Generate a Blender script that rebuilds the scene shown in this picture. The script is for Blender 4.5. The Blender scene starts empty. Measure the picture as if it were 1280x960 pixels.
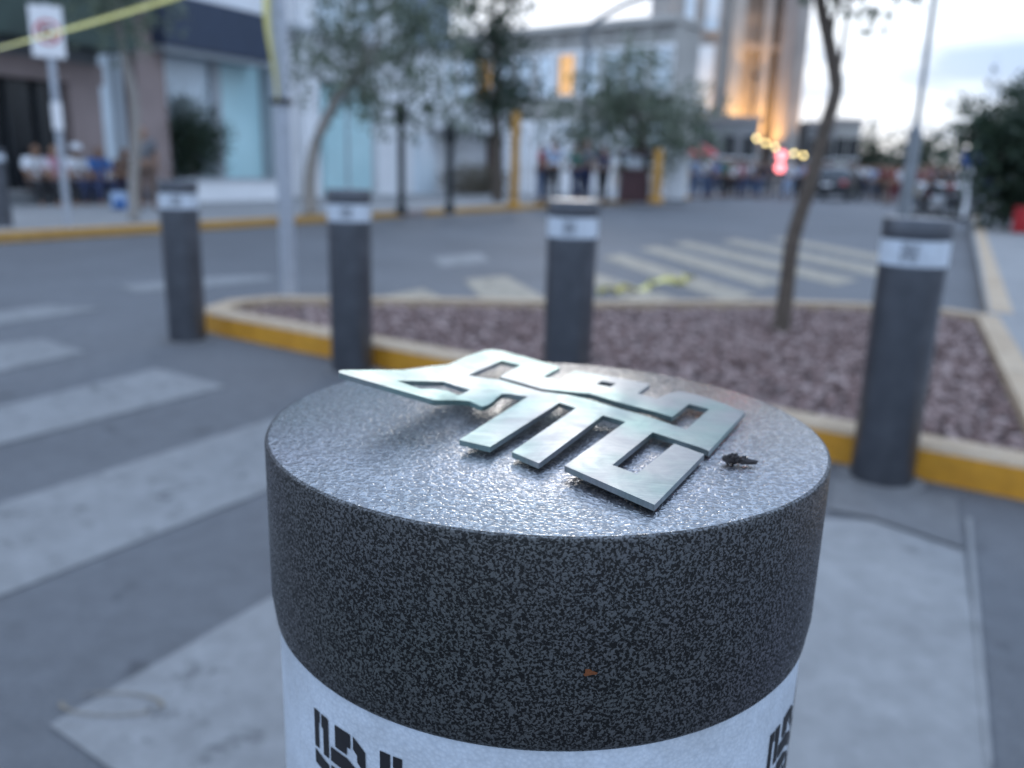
import bpy, bmesh, math, random
import numpy as np
from mathutils import Vector, Matrix
from mathutils.geometry import delaunay_2d_cdt
random.seed(7)
rad = math.radians
S = bpy.context.scene

# ------------------------------------------------------------------ camera
F_PX, PITCH, ROLL, H = 1044.4, 0.2535, 0.0288, 1.0494
fwd = Vector((0, math.cos(PITCH), -math.sin(PITCH)))
r0 = Vector((1, 0, 0)); u0 = r0.cross(fwd)
RV = math.cos(ROLL) * r0 + math.sin(ROLL) * u0
UV = math.cos(ROLL) * u0 - math.sin(ROLL) * r0
cam_d = bpy.data.cameras.new('camera')
cam_d.sensor_width = 36; cam_d.lens = 36 * F_PX / 1280
cam_d.clip_start = 0.01; cam_d.clip_end = 3000
cam_d.dof.use_dof = True; cam_d.dof.focus_distance = 0.248; cam_d.dof.aperture_fstop = 8.5
cam = bpy.data.objects.new('camera', cam_d)
M = Matrix((RV, UV, -fwd)).transposed().to_4x4(); M.translation = (0, 0, H)
cam.matrix_world = M
S.collection.objects.link(cam); S.camera = cam

# ------------------------------------------------------------------ sky, sun, exposure
SUN_AZ, SUN_EL = rad(6), rad(14)         # azimuth from +Y towards +X
w = bpy.data.worlds.new('World'); S.world = w; w.use_nodes = True
nt = w.node_tree; nt.nodes.clear()
def N(t, k, **kw):
    n = t.nodes.new(k)
    for a, b in kw.items(): setattr(n, a, b)
    return n
wo = N(nt, 'ShaderNodeOutputWorld'); bg = N(nt, 'ShaderNodeBackground')
sky = N(nt, 'ShaderNodeTexSky', sky_type='NISHITA', sun_disc=False)
sky.sun_elevation = SUN_EL; sky.sun_rotation = SUN_AZ
sky.air_density = 1.0; sky.dust_density = 1.0; sky.ozone_density = 2.0
geo = N(nt, 'ShaderNodeTexCoord')
sep = N(nt, 'ShaderNodeSeparateXYZ'); nt.links.new(geo.outputs['Generated'], sep.inputs[0])
def math_node(t, op, a, b=None, clamp=False):
    n = N(t, 'ShaderNodeMath', operation=op, use_clamp=clamp)
    for i, v in enumerate((a, b)):
        if v is None: continue
        if isinstance(v, (int, float)): n.inputs[i].default_value = v
        else: t.links.new(v, n.inputs[i])
    return n.outputs[0]
zz = math_node(nt, 'ADD', math_node(nt, 'MAXIMUM', sep.outputs['Z'], 0.0), 0.10)
cx = math_node(nt, 'DIVIDE', sep.outputs['X'], zz); cy = math_node(nt, 'DIVIDE', sep.outputs['Y'], zz)
cmb = N(nt, 'ShaderNodeCombineXYZ'); nt.links.new(cx, cmb.inputs[0]); nt.links.new(cy, cmb.inputs[1])
cn = N(nt, 'ShaderNodeTexNoise'); cn.inputs['Scale'].default_value = 0.9; cn.inputs['Detail'].default_value = 6
cn.inputs['Roughness'].default_value = 0.55; cn.inputs['Distortion'].default_value = 0.6
nt.links.new(cmb.outputs[0], cn.inputs['Vector'])
cr = N(nt, 'ShaderNodeValToRGB'); cr.color_ramp.elements[0].position = 0.42; cr.color_ramp.elements[1].position = 0.60
nt.links.new(cn.outputs[0], cr.inputs[0])
# a thin overcast: the cloud layer scatters the sky's own light (desaturated) plus an even share from the whole dome
hsv = N(nt, 'ShaderNodeHueSaturation'); hsv.inputs['Saturation'].default_value = 0.45; hsv.inputs['Value'].default_value = 0.15
nt.links.new(sky.outputs[0], hsv.inputs['Color'])
addc = N(nt, 'ShaderNodeMix', data_type='RGBA', blend_type='ADD'); addc.inputs[0].default_value = 1
nt.links.new(hsv.outputs[0], addc.inputs[6])
cie = math_node(nt, 'DIVIDE', math_node(nt, 'ADD', math_node(nt, 'MULTIPLY', math_node(nt, 'MAXIMUM', sep.outputs['Z'], 0.0), 2.0), 1.0), 3.0)   # overcast sky: zenith three times the horizon
def scaled(c):
    m_ = N(nt, 'ShaderNodeVectorMath', operation='SCALE'); m_.inputs[0].default_value = c; nt.links.new(cie, m_.inputs['Scale']); return m_.outputs[0]
nt.links.new(scaled((8.9, 10.2, 12.1)), addc.inputs[7])
blue = N(nt, 'ShaderNodeMix', data_type='RGBA', blend_type='ADD'); blue.inputs[0].default_value = 1
hs2 = N(nt, 'ShaderNodeHueSaturation'); hs2.inputs['Saturation'].default_value = 0.8; hs2.inputs['Value'].default_value = 0.10
nt.links.new(sky.outputs[0], hs2.inputs['Color'])
nt.links.new(hs2.outputs[0], blue.inputs[6]); nt.links.new(scaled((4.2, 6.1, 9.4)), blue.inputs[7])
mix = N(nt, 'ShaderNodeMix', data_type='RGBA')
nt.links.new(cr.outputs[0], mix.inputs[0]); nt.links.new(blue.outputs[2], mix.inputs[6]); nt.links.new(addc.outputs[2], mix.inputs[7])
nt.links.new(mix.outputs[2], bg.inputs[0]); bg.inputs[1].default_value = 0.15
nt.links.new(bg.outputs[0], wo.inputs[0])
sd = bpy.data.lights.new('sun', 'SUN'); sd.energy = 0.5; sd.angle = rad(20); sd.color = (1, .93, .84)
so = bpy.data.objects.new('sun', sd); S.collection.objects.link(so)
sdir = Vector((math.sin(SUN_AZ) * math.cos(SUN_EL), math.cos(SUN_AZ) * math.cos(SUN_EL), math.sin(SUN_EL)))
so.rotation_euler = sdir.to_track_quat('Z', 'Y').to_euler(); so.location = (0, 0, 30)
vs = S.view_settings; vs.view_transform = 'Standard'; vs.look = 'None'; vs.gamma = 1; vs.use_curve_mapping = False
vs.exposure = 0.56
S.render.engine = 'CYCLES'; S.cycles.use_denoising = True; S.cycles.max_bounces = 6
S.cycles.sample_clamp_indirect = 6
try: S.cycles.denoiser = 'OPENIMAGEDENOISE'
except Exception: pass

# ------------------------------------------------------------------ pixel helpers (photo is 1280 x 960)
def ray(x, y): return fwd + RV * ((x - 640) / F_PX) - UV * ((y - 480) / F_PX)
def G(x, y, z=0.0):
    d = ray(x, y); t = (H - z) / -d.z; return Vector((d.x * t, d.y * t, z))
def AT(x, y, Y):
    d = ray(x, y); t = Y / d.y; return Vector((d.x * t, Y, H + d.z * t))
U2 = Vector((.47, .8827, 0)).normalized(); N2 = Vector((-U2.y, U2.x, 0))     # along / across the street
def W(s, n, z=0.0): return U2 * s + N2 * n + Vector((0, 0, z))
def ONN(x, y, n):                    # pixel on the vertical plane at distance n across the street -> (s, z)
    d = ray(x, y); t = n / d.dot(N2); p = d * t; return p.dot(U2), H + p.z
STREET = Matrix(((U2.x, N2.x, 0), (U2.y, N2.y, 0), (0, 0, 1))).to_4x4()
STREET_Z = math.atan2(U2.y, U2.x)

# ------------------------------------------------------------------ materials
MATS = {}
def mat(name, col, rough=.7, metal=0., var=.15, scale=8., bump=0., bscale=None, col2=None, spec=.5, detail=5, emit=None, estr=0, trans=0, alpha=1):
    if name in MATS: return MATS[name]
    m = bpy.data.materials.new(name); m.use_nodes = True; t = m.node_tree
    b = t.nodes['Principled BSDF']
    b.inputs['Roughness'].default_value = rough; b.inputs['Metallic'].default_value = metal
    b.inputs['Specular IOR Level'].default_value = spec
    tc = N(t, 'ShaderNodeTexCoord')
    nz = N(t, 'ShaderNodeTexNoise'); nz.inputs['Scale'].default_value = scale; nz.inputs['Detail'].default_value = detail
    nz.inputs['Roughness'].default_value = .6
    t.links.new(tc.outputs['Object'], nz.inputs['Vector'])
    rp = N(t, 'ShaderNodeValToRGB')
    lo = [max(0, c * (1 - var)) for c in col]; hi = list(col2) if col2 else [min(1, c * (1 + var)) for c in col]
    rp.color_ramp.elements[0].color = (*lo, 1); rp.color_ramp.elements[1].color = (*hi, 1)
    rp.color_ramp.elements[0].position = .3; rp.color_ramp.elements[1].position = .7
    t.links.new(nz.outputs[0], rp.inputs[0]); t.links.new(rp.outputs[0], b.inputs['Base Color'])
    if bump:
        n2 = N(t, 'ShaderNodeTexNoise'); n2.inputs['Scale'].default_value = bscale or scale * 6; n2.inputs['Detail'].default_value = 4
        t.links.new(tc.outputs['Object'], n2.inputs['Vector'])
        bp = N(t, 'ShaderNodeBump'); bp.inputs['Strength'].default_value = bump; bp.inputs['Distance'].default_value = .01
        t.links.new(n2.outputs[0], bp.inputs['Height']); t.links.new(bp.outputs[0], b.inputs['Normal'])
    if emit:
        b.inputs['Emission Color'].default_value = (*emit, 1); b.inputs['Emission Strength'].default_value = estr
    if trans: b.inputs['Transmission Weight'].default_value = trans
    MATS[name] = m; return m

def ground_mat(name, c1, c2, c3, s1=.6, s2=60, rough=.8, grain=.5, flake=0.):
    m = bpy.data.materials.new(name); m.use_nodes = True; t = m.node_tree; b = t.nodes['Principled BSDF']
    tc = N(t, 'ShaderNodeTexCoord')
    a = N(t, 'ShaderNodeTexNoise'); a.inputs['Scale'].default_value = s1; a.inputs['Detail'].default_value = 8; a.inputs['Roughness'].default_value = .65
    t.links.new(tc.outputs['Object'], a.inputs['Vector'])
    r = N(t, 'ShaderNodeValToRGB'); r.color_ramp.elements[0].color = (*c1, 1); r.color_ramp.elements[1].color = (*c2, 1)
    r.color_ramp.elements[0].position = .32; r.color_ramp.elements[1].position = .68
    t.links.new(a.outputs[0], r.inputs[0])
    g = N(t, 'ShaderNodeTexNoise'); g.inputs['Scale'].default_value = s2; g.inputs['Detail'].default_value = 5; g.inputs['Roughness'].default_value = .8
    t.links.new(tc.outputs['Object'], g.inputs['Vector'])
    r2 = N(t, 'ShaderNodeValToRGB'); r2.color_ramp.elements[0].position = .42; r2.color_ramp.elements[1].position = .62
    t.links.new(g.outputs[0], r2.inputs[0])
    mx = N(t, 'ShaderNodeMix', data_type='RGBA'); mx.inputs[7].default_value = (*c3, 1)
    t.links.new(math_node(t, 'MULTIPLY', r2.outputs[0], grain), mx.inputs[0]); t.links.new(r.outputs[0], mx.inputs[6])
    # blotches: old gum, oil drips
    v = N(t, 'ShaderNodeTexNoise'); v.inputs['Scale'].default_value = 5.5; v.inputs['Detail'].default_value = 2
    t.links.new(tc.outputs['Object'], v.inputs['Vector'])
    r3 = N(t, 'ShaderNodeValToRGB'); r3.color_ramp.elements[0].position = .66; r3.color_ramp.elements[1].position = .76
    t.links.new(v.outputs[0], r3.inputs[0])
    mx2 = N(t, 'ShaderNodeMix', data_type='RGBA'); mx2.inputs[7].default_value = (*[x * .55 for x in c1], 1)
    t.links.new(math_node(t, 'MULTIPLY', r3.outputs[0], .7), mx2.inputs[0]); t.links.new(mx.outputs[2], mx2.inputs[6])
    t.links.new(mx2.outputs[2], b.inputs['Base Color'])
    b.inputs['Roughness'].default_value = rough
    bp = N(t, 'ShaderNodeBump'); bp.inputs['Strength'].default_value = .5; bp.inputs['Distance'].default_value = .004
    t.links.new(g.outputs[0], bp.inputs['Height']); t.links.new(bp.outputs[0], b.inputs['Normal'])
    # mottling at hand size: dust, old spills
    d_ = N(t, 'ShaderNodeTexNoise'); d_.inputs['Scale'].default_value = 13; d_.inputs['Detail'].default_value = 6; d_.inputs['Roughness'].default_value = .7
    t.links.new(tc.outputs['Object'], d_.inputs['Vector'])
    rd = N(t, 'ShaderNodeValToRGB'); rd.color_ramp.elements[0].color = (.82, .82, .82, 1); rd.color_ramp.elements[1].color = (1.08, 1.08, 1.08, 1)
    rd.color_ramp.elements[0].position = .33; rd.color_ramp.elements[1].position = .66
    t.links.new(d_.outputs[0], rd.inputs[0])
    mm_ = N(t, 'ShaderNodeMix', data_type='RGBA', blend_type='MULTIPLY'); mm_.inputs[0].default_value = 1
    t.links.new(mx2.outputs[2], mm_.inputs[6]); t.links.new(rd.outputs[0], mm_.inputs[7]); t.links.new(mm_.outputs[2], b.inputs['Base Color'])
    if flake:                                # paint worn through to the asphalt in places
        k = N(t, 'ShaderNodeTexNoise'); k.inputs['Scale'].default_value = 7; k.inputs['Detail'].default_value = 9; k.inputs['Roughness'].default_value = .75
        t.links.new(tc.outputs['Object'], k.inputs['Vector'])
        rk = N(t, 'ShaderNodeValToRGB'); rk.color_ramp.elements[0].position = .36; rk.color_ramp.elements[1].position = .44
        t.links.new(k.outputs[0], rk.inputs[0])
        t.links.new(math_node(t, 'ADD', math_node(t, 'MULTIPLY', rk.outputs[0], flake), 1 - flake), b.inputs['Alpha'])
    return m

m_asphalt = ground_mat('asphalt', (.052, .057, .068), (.105, .112, .126), (.15, .152, .158), s1=.5, s2=110, rough=.75)
m_paint_w = ground_mat('worn_white_paint', (.165, .17, .176), (.22, .225, .232), (.15, .153, .16), s1=1.6, s2=90, rough=.7, grain=.5, flake=.45)
m_paint_y = ground_mat('worn_yellow_paint', (.27, .23, .17), (.34, .295, .22), (.16, .155, .15), s1=1.8, s2=70, rough=.7, grain=.6, flake=1.)
m_concrete = ground_mat('concrete', (.17, .175, .18), (.25, .255, .26), (.20, .20, .205), s1=1.5, s2=80, rough=.85)
m_patch = ground_mat('dark_mortar', (.10, .102, .108), (.15, .152, .158), (.11, .11, .115), s1=2.5, s2=80, rough=.85)
m_side = ground_mat('sidewalk_concrete', (.19, .19, .195), (.27, .27, .272), (.22, .22, .22), s1=.9, s2=60)
m_kerb_top = ground_mat('faded_kerb_top', (.36, .27, .19), (.46, .37, .28), (.38, .26, .13), s1=3, s2=60, rough=.8)
m_kerb_y = ground_mat('ochre_kerb_paint', (.58, .255, .014), (.70, .34, .025), (.46, .22, .03), s1=4, s2=50, rough=.65, grain=.4)
m_soil = ground_mat('dark_soil', (.07, .05, .05), (.12, .09, .085), (.16, .12, .12), s1=3, s2=60, rough=.95)

# hammered dark paint of the bollards
def hammer(name, scale, light, dark, metal, coat, crough, bstr):
    m = bpy.data.materials.new(name); m.use_nodes = True; t = m.node_tree; b = t.nodes['Principled BSDF']
    tc = N(t, 'ShaderNodeTexCoord')
    a = N(t, 'ShaderNodeTexNoise'); a.inputs['Scale'].default_value = scale; a.inputs['Detail'].default_value = 1.5
    a.inputs['Roughness'].default_value = .5; a.inputs['Distortion'].default_value = .6
    t.links.new(tc.outputs['Object'], a.inputs['Vector'])
    r = N(t, 'ShaderNodeValToRGB'); e = r.color_ramp.elements
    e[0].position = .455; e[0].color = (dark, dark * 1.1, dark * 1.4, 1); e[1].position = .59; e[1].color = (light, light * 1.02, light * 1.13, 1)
    t.links.new(a.outputs[0], r.inputs[0]); 
    big = N(t, 'ShaderNodeTexNoise'); big.inputs['Scale'].default_value = 9; big.inputs['Detail'].default_value = 4
    t.links.new(tc.outputs['Object'], big.inputs['Vector'])
    mx = N(t, 'ShaderNodeMix', data_type='RGBA', blend_type='MULTIPLY'); mx.inputs[0].default_value = .5
    t.links.new(r.outputs[0], mx.inputs[6]); t.links.new(big.outputs['Color'], mx.inputs[7])
    hs = N(t, 'ShaderNodeHueSaturation'); hs.inputs['Saturation'].default_value = .5; hs.inputs['Value'].default_value = 1.3
    t.links.new(mx.outputs[2], hs.inputs['Color'])
    t.links.new(hs.outputs[0], b.inputs['Base Color'])
    b.inputs['Roughness'].default_value = .33; b.inputs['Metallic'].default_value = metal; b.inputs['Coat Weight'].default_value = coat; b.inputs['Coat Roughness'].default_value = crough; b.inputs['Coat IOR'].default_value = 2.0
    rr = N(t, 'ShaderNodeValToRGB'); rr.color_ramp.elements[0].color = (.5, .5, .5, 1); rr.color_ramp.elements[1].color = (.27, .27, .27, 1)
    rr.color_ramp.elements[0].position = .4; rr.color_ramp.elements[1].position = .6
    t.links.new(a.outputs[0], rr.inputs[0]); t.links.new(rr.outputs[0], b.inputs['Roughness'])
    bp = N(t, 'ShaderNodeBump'); bp.inputs['Strength'].default_value = bstr; bp.inputs['Distance'].default_value = .0007
    t.links.new(a.outputs[0], bp.inputs['Height']); t.links.new(bp.outputs[0], b.inputs['Normal']); t.links.new(bp.outputs[0], b.inputs['Coat Normal'])
    return m
m_hammer = hammer('hammered_charcoal_paint', 1120, .092, .0012, .25, .07, .3, .22)  # near cap side and post: shade put into this darker copy's colour
m_hammer_top = hammer('skylit_top_paint', 640, .27, .08, .8, 1., .12, .75)   # lighter copy of the same paint, sky light put into the top's colour
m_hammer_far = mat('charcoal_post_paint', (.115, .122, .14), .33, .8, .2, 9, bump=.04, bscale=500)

def band_mat():
    m = bpy.data.materials.new('reflective_white_band'); m.use_nodes = True; t = m.node_tree; b = t.nodes['Principled BSDF']
    tc = N(t, 'ShaderNodeTexCoord')
    v = N(t, 'ShaderNodeTexVoronoi'); v.inputs['Scale'].default_value = 700
    t.links.new(tc.outputs['Object'], v.inputs['Vector'])
    r = N(t, 'ShaderNodeValToRGB'); r.color_ramp.elements[0].color = (.66, .72, .80, 1); r.color_ramp.elements[1].color = (.52, .58, .66, 1)
    t.links.new(v.outputs['Distance'], r.inputs[0])
    gr_ = N(t, 'ShaderNodeTexNoise'); gr_.inputs['Scale'].default_value = 22; gr_.inputs['Detail'].default_value = 8; gr_.inputs['Roughness'].default_value = .75
    t.links.new(tc.outputs['Object'], gr_.inputs['Vector'])
    rg_ = N(t, 'ShaderNodeValToRGB'); rg_.color_ramp.elements[0].position = .40; rg_.color_ramp.elements[0].color = (1, 1, 1, 1); rg_.color_ramp.elements[1].position = .72; rg_.color_ramp.elements[1].color = (.62, .60, .57, 1)
    t.links.new(gr_.outputs[0], rg_.inputs[0])
    mg = N(t, 'ShaderNodeMix', data_type='RGBA', blend_type='MULTIPLY'); mg.inputs[0].default_value = .8
    t.links.new(r.outputs[0], mg.inputs[6]); t.links.new(rg_.outputs[0], mg.inputs[7]); t.links.new(mg.outputs[2], b.inputs['Base Color'])
    b.inputs['Roughness'].default_value = .35
    bp = N(t, 'ShaderNodeBump'); bp.inputs['Strength'].default_value = .25; bp.inputs['Distance'].default_value = .0004
    t.links.new(v.outputs['Distance'], bp.inputs['Height']); t.links.new(bp.outputs[0], b.inputs['Normal'])
    return m
m_band = band_mat()
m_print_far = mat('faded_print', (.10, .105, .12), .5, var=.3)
m_print = mat('black_print', (.012, .012, .014), .45, var=.3)
m_steel = mat('galvanised_steel', (.40, .43, .48), .45, .4, .15, 20)

def brushed(name, rotz):
    m = bpy.data.materials.new(name); m.use_nodes = True; t = m.node_tree; b = t.nodes['Principled BSDF']
    tc = N(t, 'ShaderNodeTexCoord'); mp = N(t, 'ShaderNodeMapping'); mp.inputs['Rotation'].default_value = (0, 0, rotz)
    mp.inputs['Scale'].default_value = (60, 1600, 60)
    t.links.new(tc.outputs['Object'], mp.inputs[0])
    a = N(t, 'ShaderNodeTexNoise'); a.inputs['Scale'].default_value = 1; a.inputs['Detail'].default_value = 3
    t.links.new(mp.outputs[0], a.inputs['Vector'])
    c = N(t, 'ShaderNodeTexNoise'); c.inputs['Scale'].default_value = 26; c.inputs['Detail'].default_value = 3
    t.links.new(tc.outputs['Object'], c.inputs['Vector'])
    r = N(t, 'ShaderNodeValToRGB'); e = r.color_ramp.elements
    e[0].position = .38; e[0].color = (.385, .41, .435, 1); e[1].position = .62; e[1].color = (.275, .415, .40, 1)
    t.links.new(c.outputs[0], r.inputs[0])
    mx = N(t, 'ShaderNodeMix', data_type='RGBA', blend_type='MULTIPLY'); mx.inputs[0].default_value = .45
    t.links.new(r.outputs[0], mx.inputs[6]); t.links.new(a.outputs[0], mx.inputs[7])
    sm = N(t, 'ShaderNodeTexNoise'); sm.inputs['Scale'].default_value = 75; sm.inputs['Detail'].default_value = 7; sm.inputs['Roughness'].default_value = .7; sm.inputs['Distortion'].default_value = .8
    t.links.new(tc.outputs['Object'], sm.inputs['Vector'])
    rs = N(t, 'ShaderNodeValToRGB'); rs.color_ramp.elements[0].position = .36; rs.color_ramp.elements[0].color = (.66, .66, .67, 1); rs.color_ramp.elements[1].position = .58; rs.color_ramp.elements[1].color = (1.05, 1.05, 1.05, 1)
    t.links.new(sm.outputs[0], rs.inputs[0])
    m3 = N(t, 'ShaderNodeMix', data_type='RGBA', blend_type='MULTIPLY'); m3.inputs[0].default_value = .4
    t.links.new(mx.outputs[2], m3.inputs[6]); t.links.new(rs.outputs[0], m3.inputs[7]); t.links.new(m3.outputs[2], b.inputs['Base Color'])
    rgh = N(t, 'ShaderNodeMapRange'); rgh.inputs['To Min'].default_value = .52; rgh.inputs['To Max'].default_value = .30
    t.links.new(sm.outputs[0], rgh.inputs[0]); t.links.new(rgh.outputs[0], b.inputs['Roughness'])
    b.inputs['Metallic'].default_value = 1
    bp = N(t, 'ShaderNodeBump'); bp.inputs['Strength'].default_value = .12; bp.inputs['Distance'].default_value = .0004
    t.links.new(a.outputs[0], bp.inputs['Height']); t.links.new(bp.outputs[0], b.inputs['Normal'])
    return m
m_plate = brushed('brushed_plate_metal', rad(62))

# ------------------------------------------------------------------ object helpers
COL = S.collection
def link(name, me, material=None, parent=None, smooth=False):
    o = bpy.data.objects.new(name, me); COL.objects.link(o)
    if material and not me.materials: me.materials.append(material)
    if smooth:
        for p in me.polygons: p.use_smooth = True
    if parent: o.parent = parent
    return o
def bm_obj(name, bm, material, parent=None, smooth=False):
    me = bpy.data.meshes.new(name); bmesh.ops.recalc_face_normals(bm, faces=bm.faces); bm.to_mesh(me); bm.free()
    return link(name, me, material, parent, smooth)
def py_obj(name, v, f, material, parent=None, smooth=False):
    me = bpy.data.meshes.new(name); me.from_pydata([tuple(a) for a in v], [], f); me.update()
    return link(name, me, material, parent, smooth)
def thing(name, loc, label, cat, group=None, rz=0):
    o = bpy.data.objects.new(name, None); o.empty_display_size = .1; COL.objects.link(o)
    o.location = loc; o.rotation_euler = (0, 0, rz); tag(o, label, cat, group); return o
def tag(o, label, cat, group=None):
    o['label'] = label; o['category'] = cat
    if group: o['group'] = group
    return o
def struct(o, label=None):
    o['kind'] = 'structure'
    if label: o['label'] = label
    return o
def box_bm(bm, x0, x1, y0, y1, z0, z1, bevel=0.):
    g = bmesh.new()
    vs_ = [g.verts.new((x, y, z)) for x in (x0, x1) for y in (y0, y1) for z in (z0, z1)]
    for q in ((0, 1, 3, 2), (4, 6, 7, 5), (0, 4, 5, 1), (2, 3, 7, 6), (0, 2, 6, 4), (1, 5, 7, 3)): g.faces.new([vs_[i] for i in q])
    if bevel: bmesh.ops.bevel(g, geom=g.edges[:], offset=bevel, segments=2, affect='EDGES', profile=.5)
    bmesh.ops.recalc_face_normals(g, faces=g.faces)
    me = bpy.data.meshes.new('t'); g.to_mesh(me); g.free(); bm.from_mesh(me); bpy.data.meshes.remove(me)
def box(name, x0, x1, y0, y1, z0, z1, material, parent=None, bevel=0.):
    bm = bmesh.new(); box_bm(bm, min(x0, x1), max(x0, x1), min(y0, y1), max(y0, y1), min(z0, z1), max(z0, z1), bevel)
    return bm_obj(name, bm, material, parent)
def lathe(name, prof, material, parent=None, seg=48, loc=(0, 0, 0), smooth=True, cap=True):
    v, f = [], []
    for (r, z) in prof:
        for k in range(seg):
            a = 2 * math.pi * k / seg; v.append((r * math.cos(a) + loc[0], r * math.sin(a) + loc[1], z + loc[2]))
    for i in range(len(prof) - 1):
        for k in range(seg):
            k2 = (k + 1) % seg; f.append((i * seg + k, i * seg + k2, (i + 1) * seg + k2, (i + 1) * seg + k))
    if cap:
        f.append(tuple(range(seg))[::-1]); f.append(tuple((len(prof) - 1) * seg + k for k in range(seg)))
    o = py_obj(name, v, f, material, parent, smooth)
    if smooth:
        for p in o.data.polygons:
            if len(p.vertices) > 4: p.use_smooth = False
        try: o.data.set_sharp_from_angle(angle=rad(35))
        except Exception: pass
    return o
def tube_data(pts, rads, seg=10):
    v, f = [], []
    pts = [Vector(p) for p in pts]
    up = Vector((.13, .21, .97)).normalized()
    for i, p in enumerate(pts):
        d = (pts[min(i + 1, len(pts) - 1)] - pts[max(i - 1, 0)]).normalized()
        a = d.cross(up if abs(d.dot(up)) < .95 else Vector((1, 0, 0))).normalized(); b = d.cross(a)
        for k in range(seg):
            t = 2 * math.pi * k / seg; v.append(p + (a * math.cos(t) + b * math.sin(t)) * rads[i])
    for i in range(len(pts) - 1):
        for k in range(seg):
            k2 = (k + 1) % seg; f.append((i * seg + k, i * seg + k2, (i + 1) * seg + k2, (i + 1) * seg + k))
    f.append(tuple(range(seg))); f.append(tuple((len(pts) - 1) * seg + k for k in range(seg)))
    return v, f
def tubes(name, lst, material, parent=None, seg=10):
    V, Fc = [], []
    for pts, rads in lst:
        v, f = tube_data(pts, rads, seg); o = len(V); V += v; Fc += [tuple(i + o for i in q) for q in f]
    o = py_obj(name, V, Fc, material, parent, True)
    bm = bmesh.new(); bm.from_mesh(o.data); bmesh.ops.recalc_face_normals(bm, faces=bm.faces); bm.to_mesh(o.data); bm.free()
    return o
def smooth_path(pts, n=6):
    P = [Vector(p) for p in pts]; out = []
    for i in range(len(P) - 1):
        p0, p1, p2, p3 = P[max(i - 1, 0)], P[i], P[i + 1], P[min(i + 2, len(P) - 1)]
        for k in range(n):
            t = k / n
            out.append(.5 * ((2 * p1) + (p2 - p0) * t + (2 * p0 - 5 * p1 + 4 * p2 - p3) * t * t + (3 * p1 - p0 - 3 * p2 + p3) * t ** 3))
    out.append(P[-1]); return out
def interp(vals, n): return list(np.interp(np.linspace(0, len(vals) - 1, n), range(len(vals)), vals))
def copy_tree(o, parent=None):
    c = o.copy(); COL.objects.link(c)
    if parent: c.parent = parent
    for ch in list(o.children): copy_tree(ch, c)
    return c

# ================================================================== GROUND
def sheet(name, poly, z, material, parent=None, sub=0):
    return py_obj(name, [(p[0], p[1], z) for p in poly], [tuple(range(len(poly)))], material, parent)
ground = struct(sheet('road', [(-400, -60), (600, -60), (600, 900), (-400, 900)], 0, m_asphalt), 'grey asphalt of the crossing and the street')

# crosswalk stripes, each traced on the ground
STR = [
    [(-90, 528), (0, 509), (196, 461), (282, 484), (0, 557), (-90, 578)],
    [(-120, 672), (0, 631), (344, 523), (352, 560), (338, 613), (0, 747), (-120, 796)],
    [(62, 908), (340, 747), (420, 700), (560, 760), (560, 960), (300, 1060), (137, 962)],
    [(-80, 437), (0, 430), (52, 424), (107, 441), (0, 465), (-80, 480)],
    [(-80, 396), (0, 390), (60, 382), (131, 386), (0, 406), (-80, 415)],
    [(150, 358), (250, 348), (330, 344), (345, 350), (250, 360), (170, 366)],
    [(540, 322), (600, 316), (612, 327), (552, 334)],
]
for q in STR:
    sheet('crosswalk_stripe', [G(*p) for p in q], .004, m_paint_w, ground)
# yellow hatching beyond the planter
for q in ([(462, 374), (528, 361), (552, 372), (530, 386)], [(580, 350), (632, 345), (692, 378), (612, 384)],
          [(752, 322), (776, 318), (948, 370), (905, 376)], [(798, 311), (822, 308), (985, 352), (952, 359)],
          [(838, 305), (860, 302), (1074, 350), (1044, 357)], [(900, 302), (920, 299), (1120, 338), (1092, 345)], [(962, 299), (980, 297), (1150, 328), (1126, 333)],
          [(690, 338), (716, 333), (846, 374), (800, 380)]):
    sheet('hatch_stripe', [G(*p) for p in q], .004, m_paint_y, ground)
# light concrete slab right of the near post and the dark mortar round the right post
# tyre-scuff ring on the lowest stripe
rn = []
for r_ in (1., .90): rn.append([G(140 + 66 * r_ * math.cos(a), 884 + 15 * r_ * math.sin(a)) for a in np.linspace(-2.2, 3.3, 40)])
ring_v = [(*p.xy, .008) for p in rn[0]] + [(*p.xy, .008) for p in rn[1]]
py_obj('stain_ring', ring_v, [(i, i + 1, 41 + i, 40 + i) for i in range(39)], ground_mat('tan_stain', (.15, .125, .09), (.2, .17, .125), (.16, .15, .13), s1=8, s2=90, flake=1.), ground)
slab = struct(sheet('pavement', [G(1000, 648), G(1090, 652), G(1204, 690), G(1240, 960), G(1245, 1080), G(840, 1080), G(900, 700)], .004, m_concrete), 'pale concrete slab at the kerb opening')
sheet('joint_strip', [G(1207, 650), G(1214, 650), G(1240, 960), G(1232, 960)], .008, m_concrete, slab)
sheet('mortar_patch', [G(1040, 600), G(1195, 625), G(1204, 688), G(1090, 650), G(1036, 640)], .008, m_patch, slab)

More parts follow.
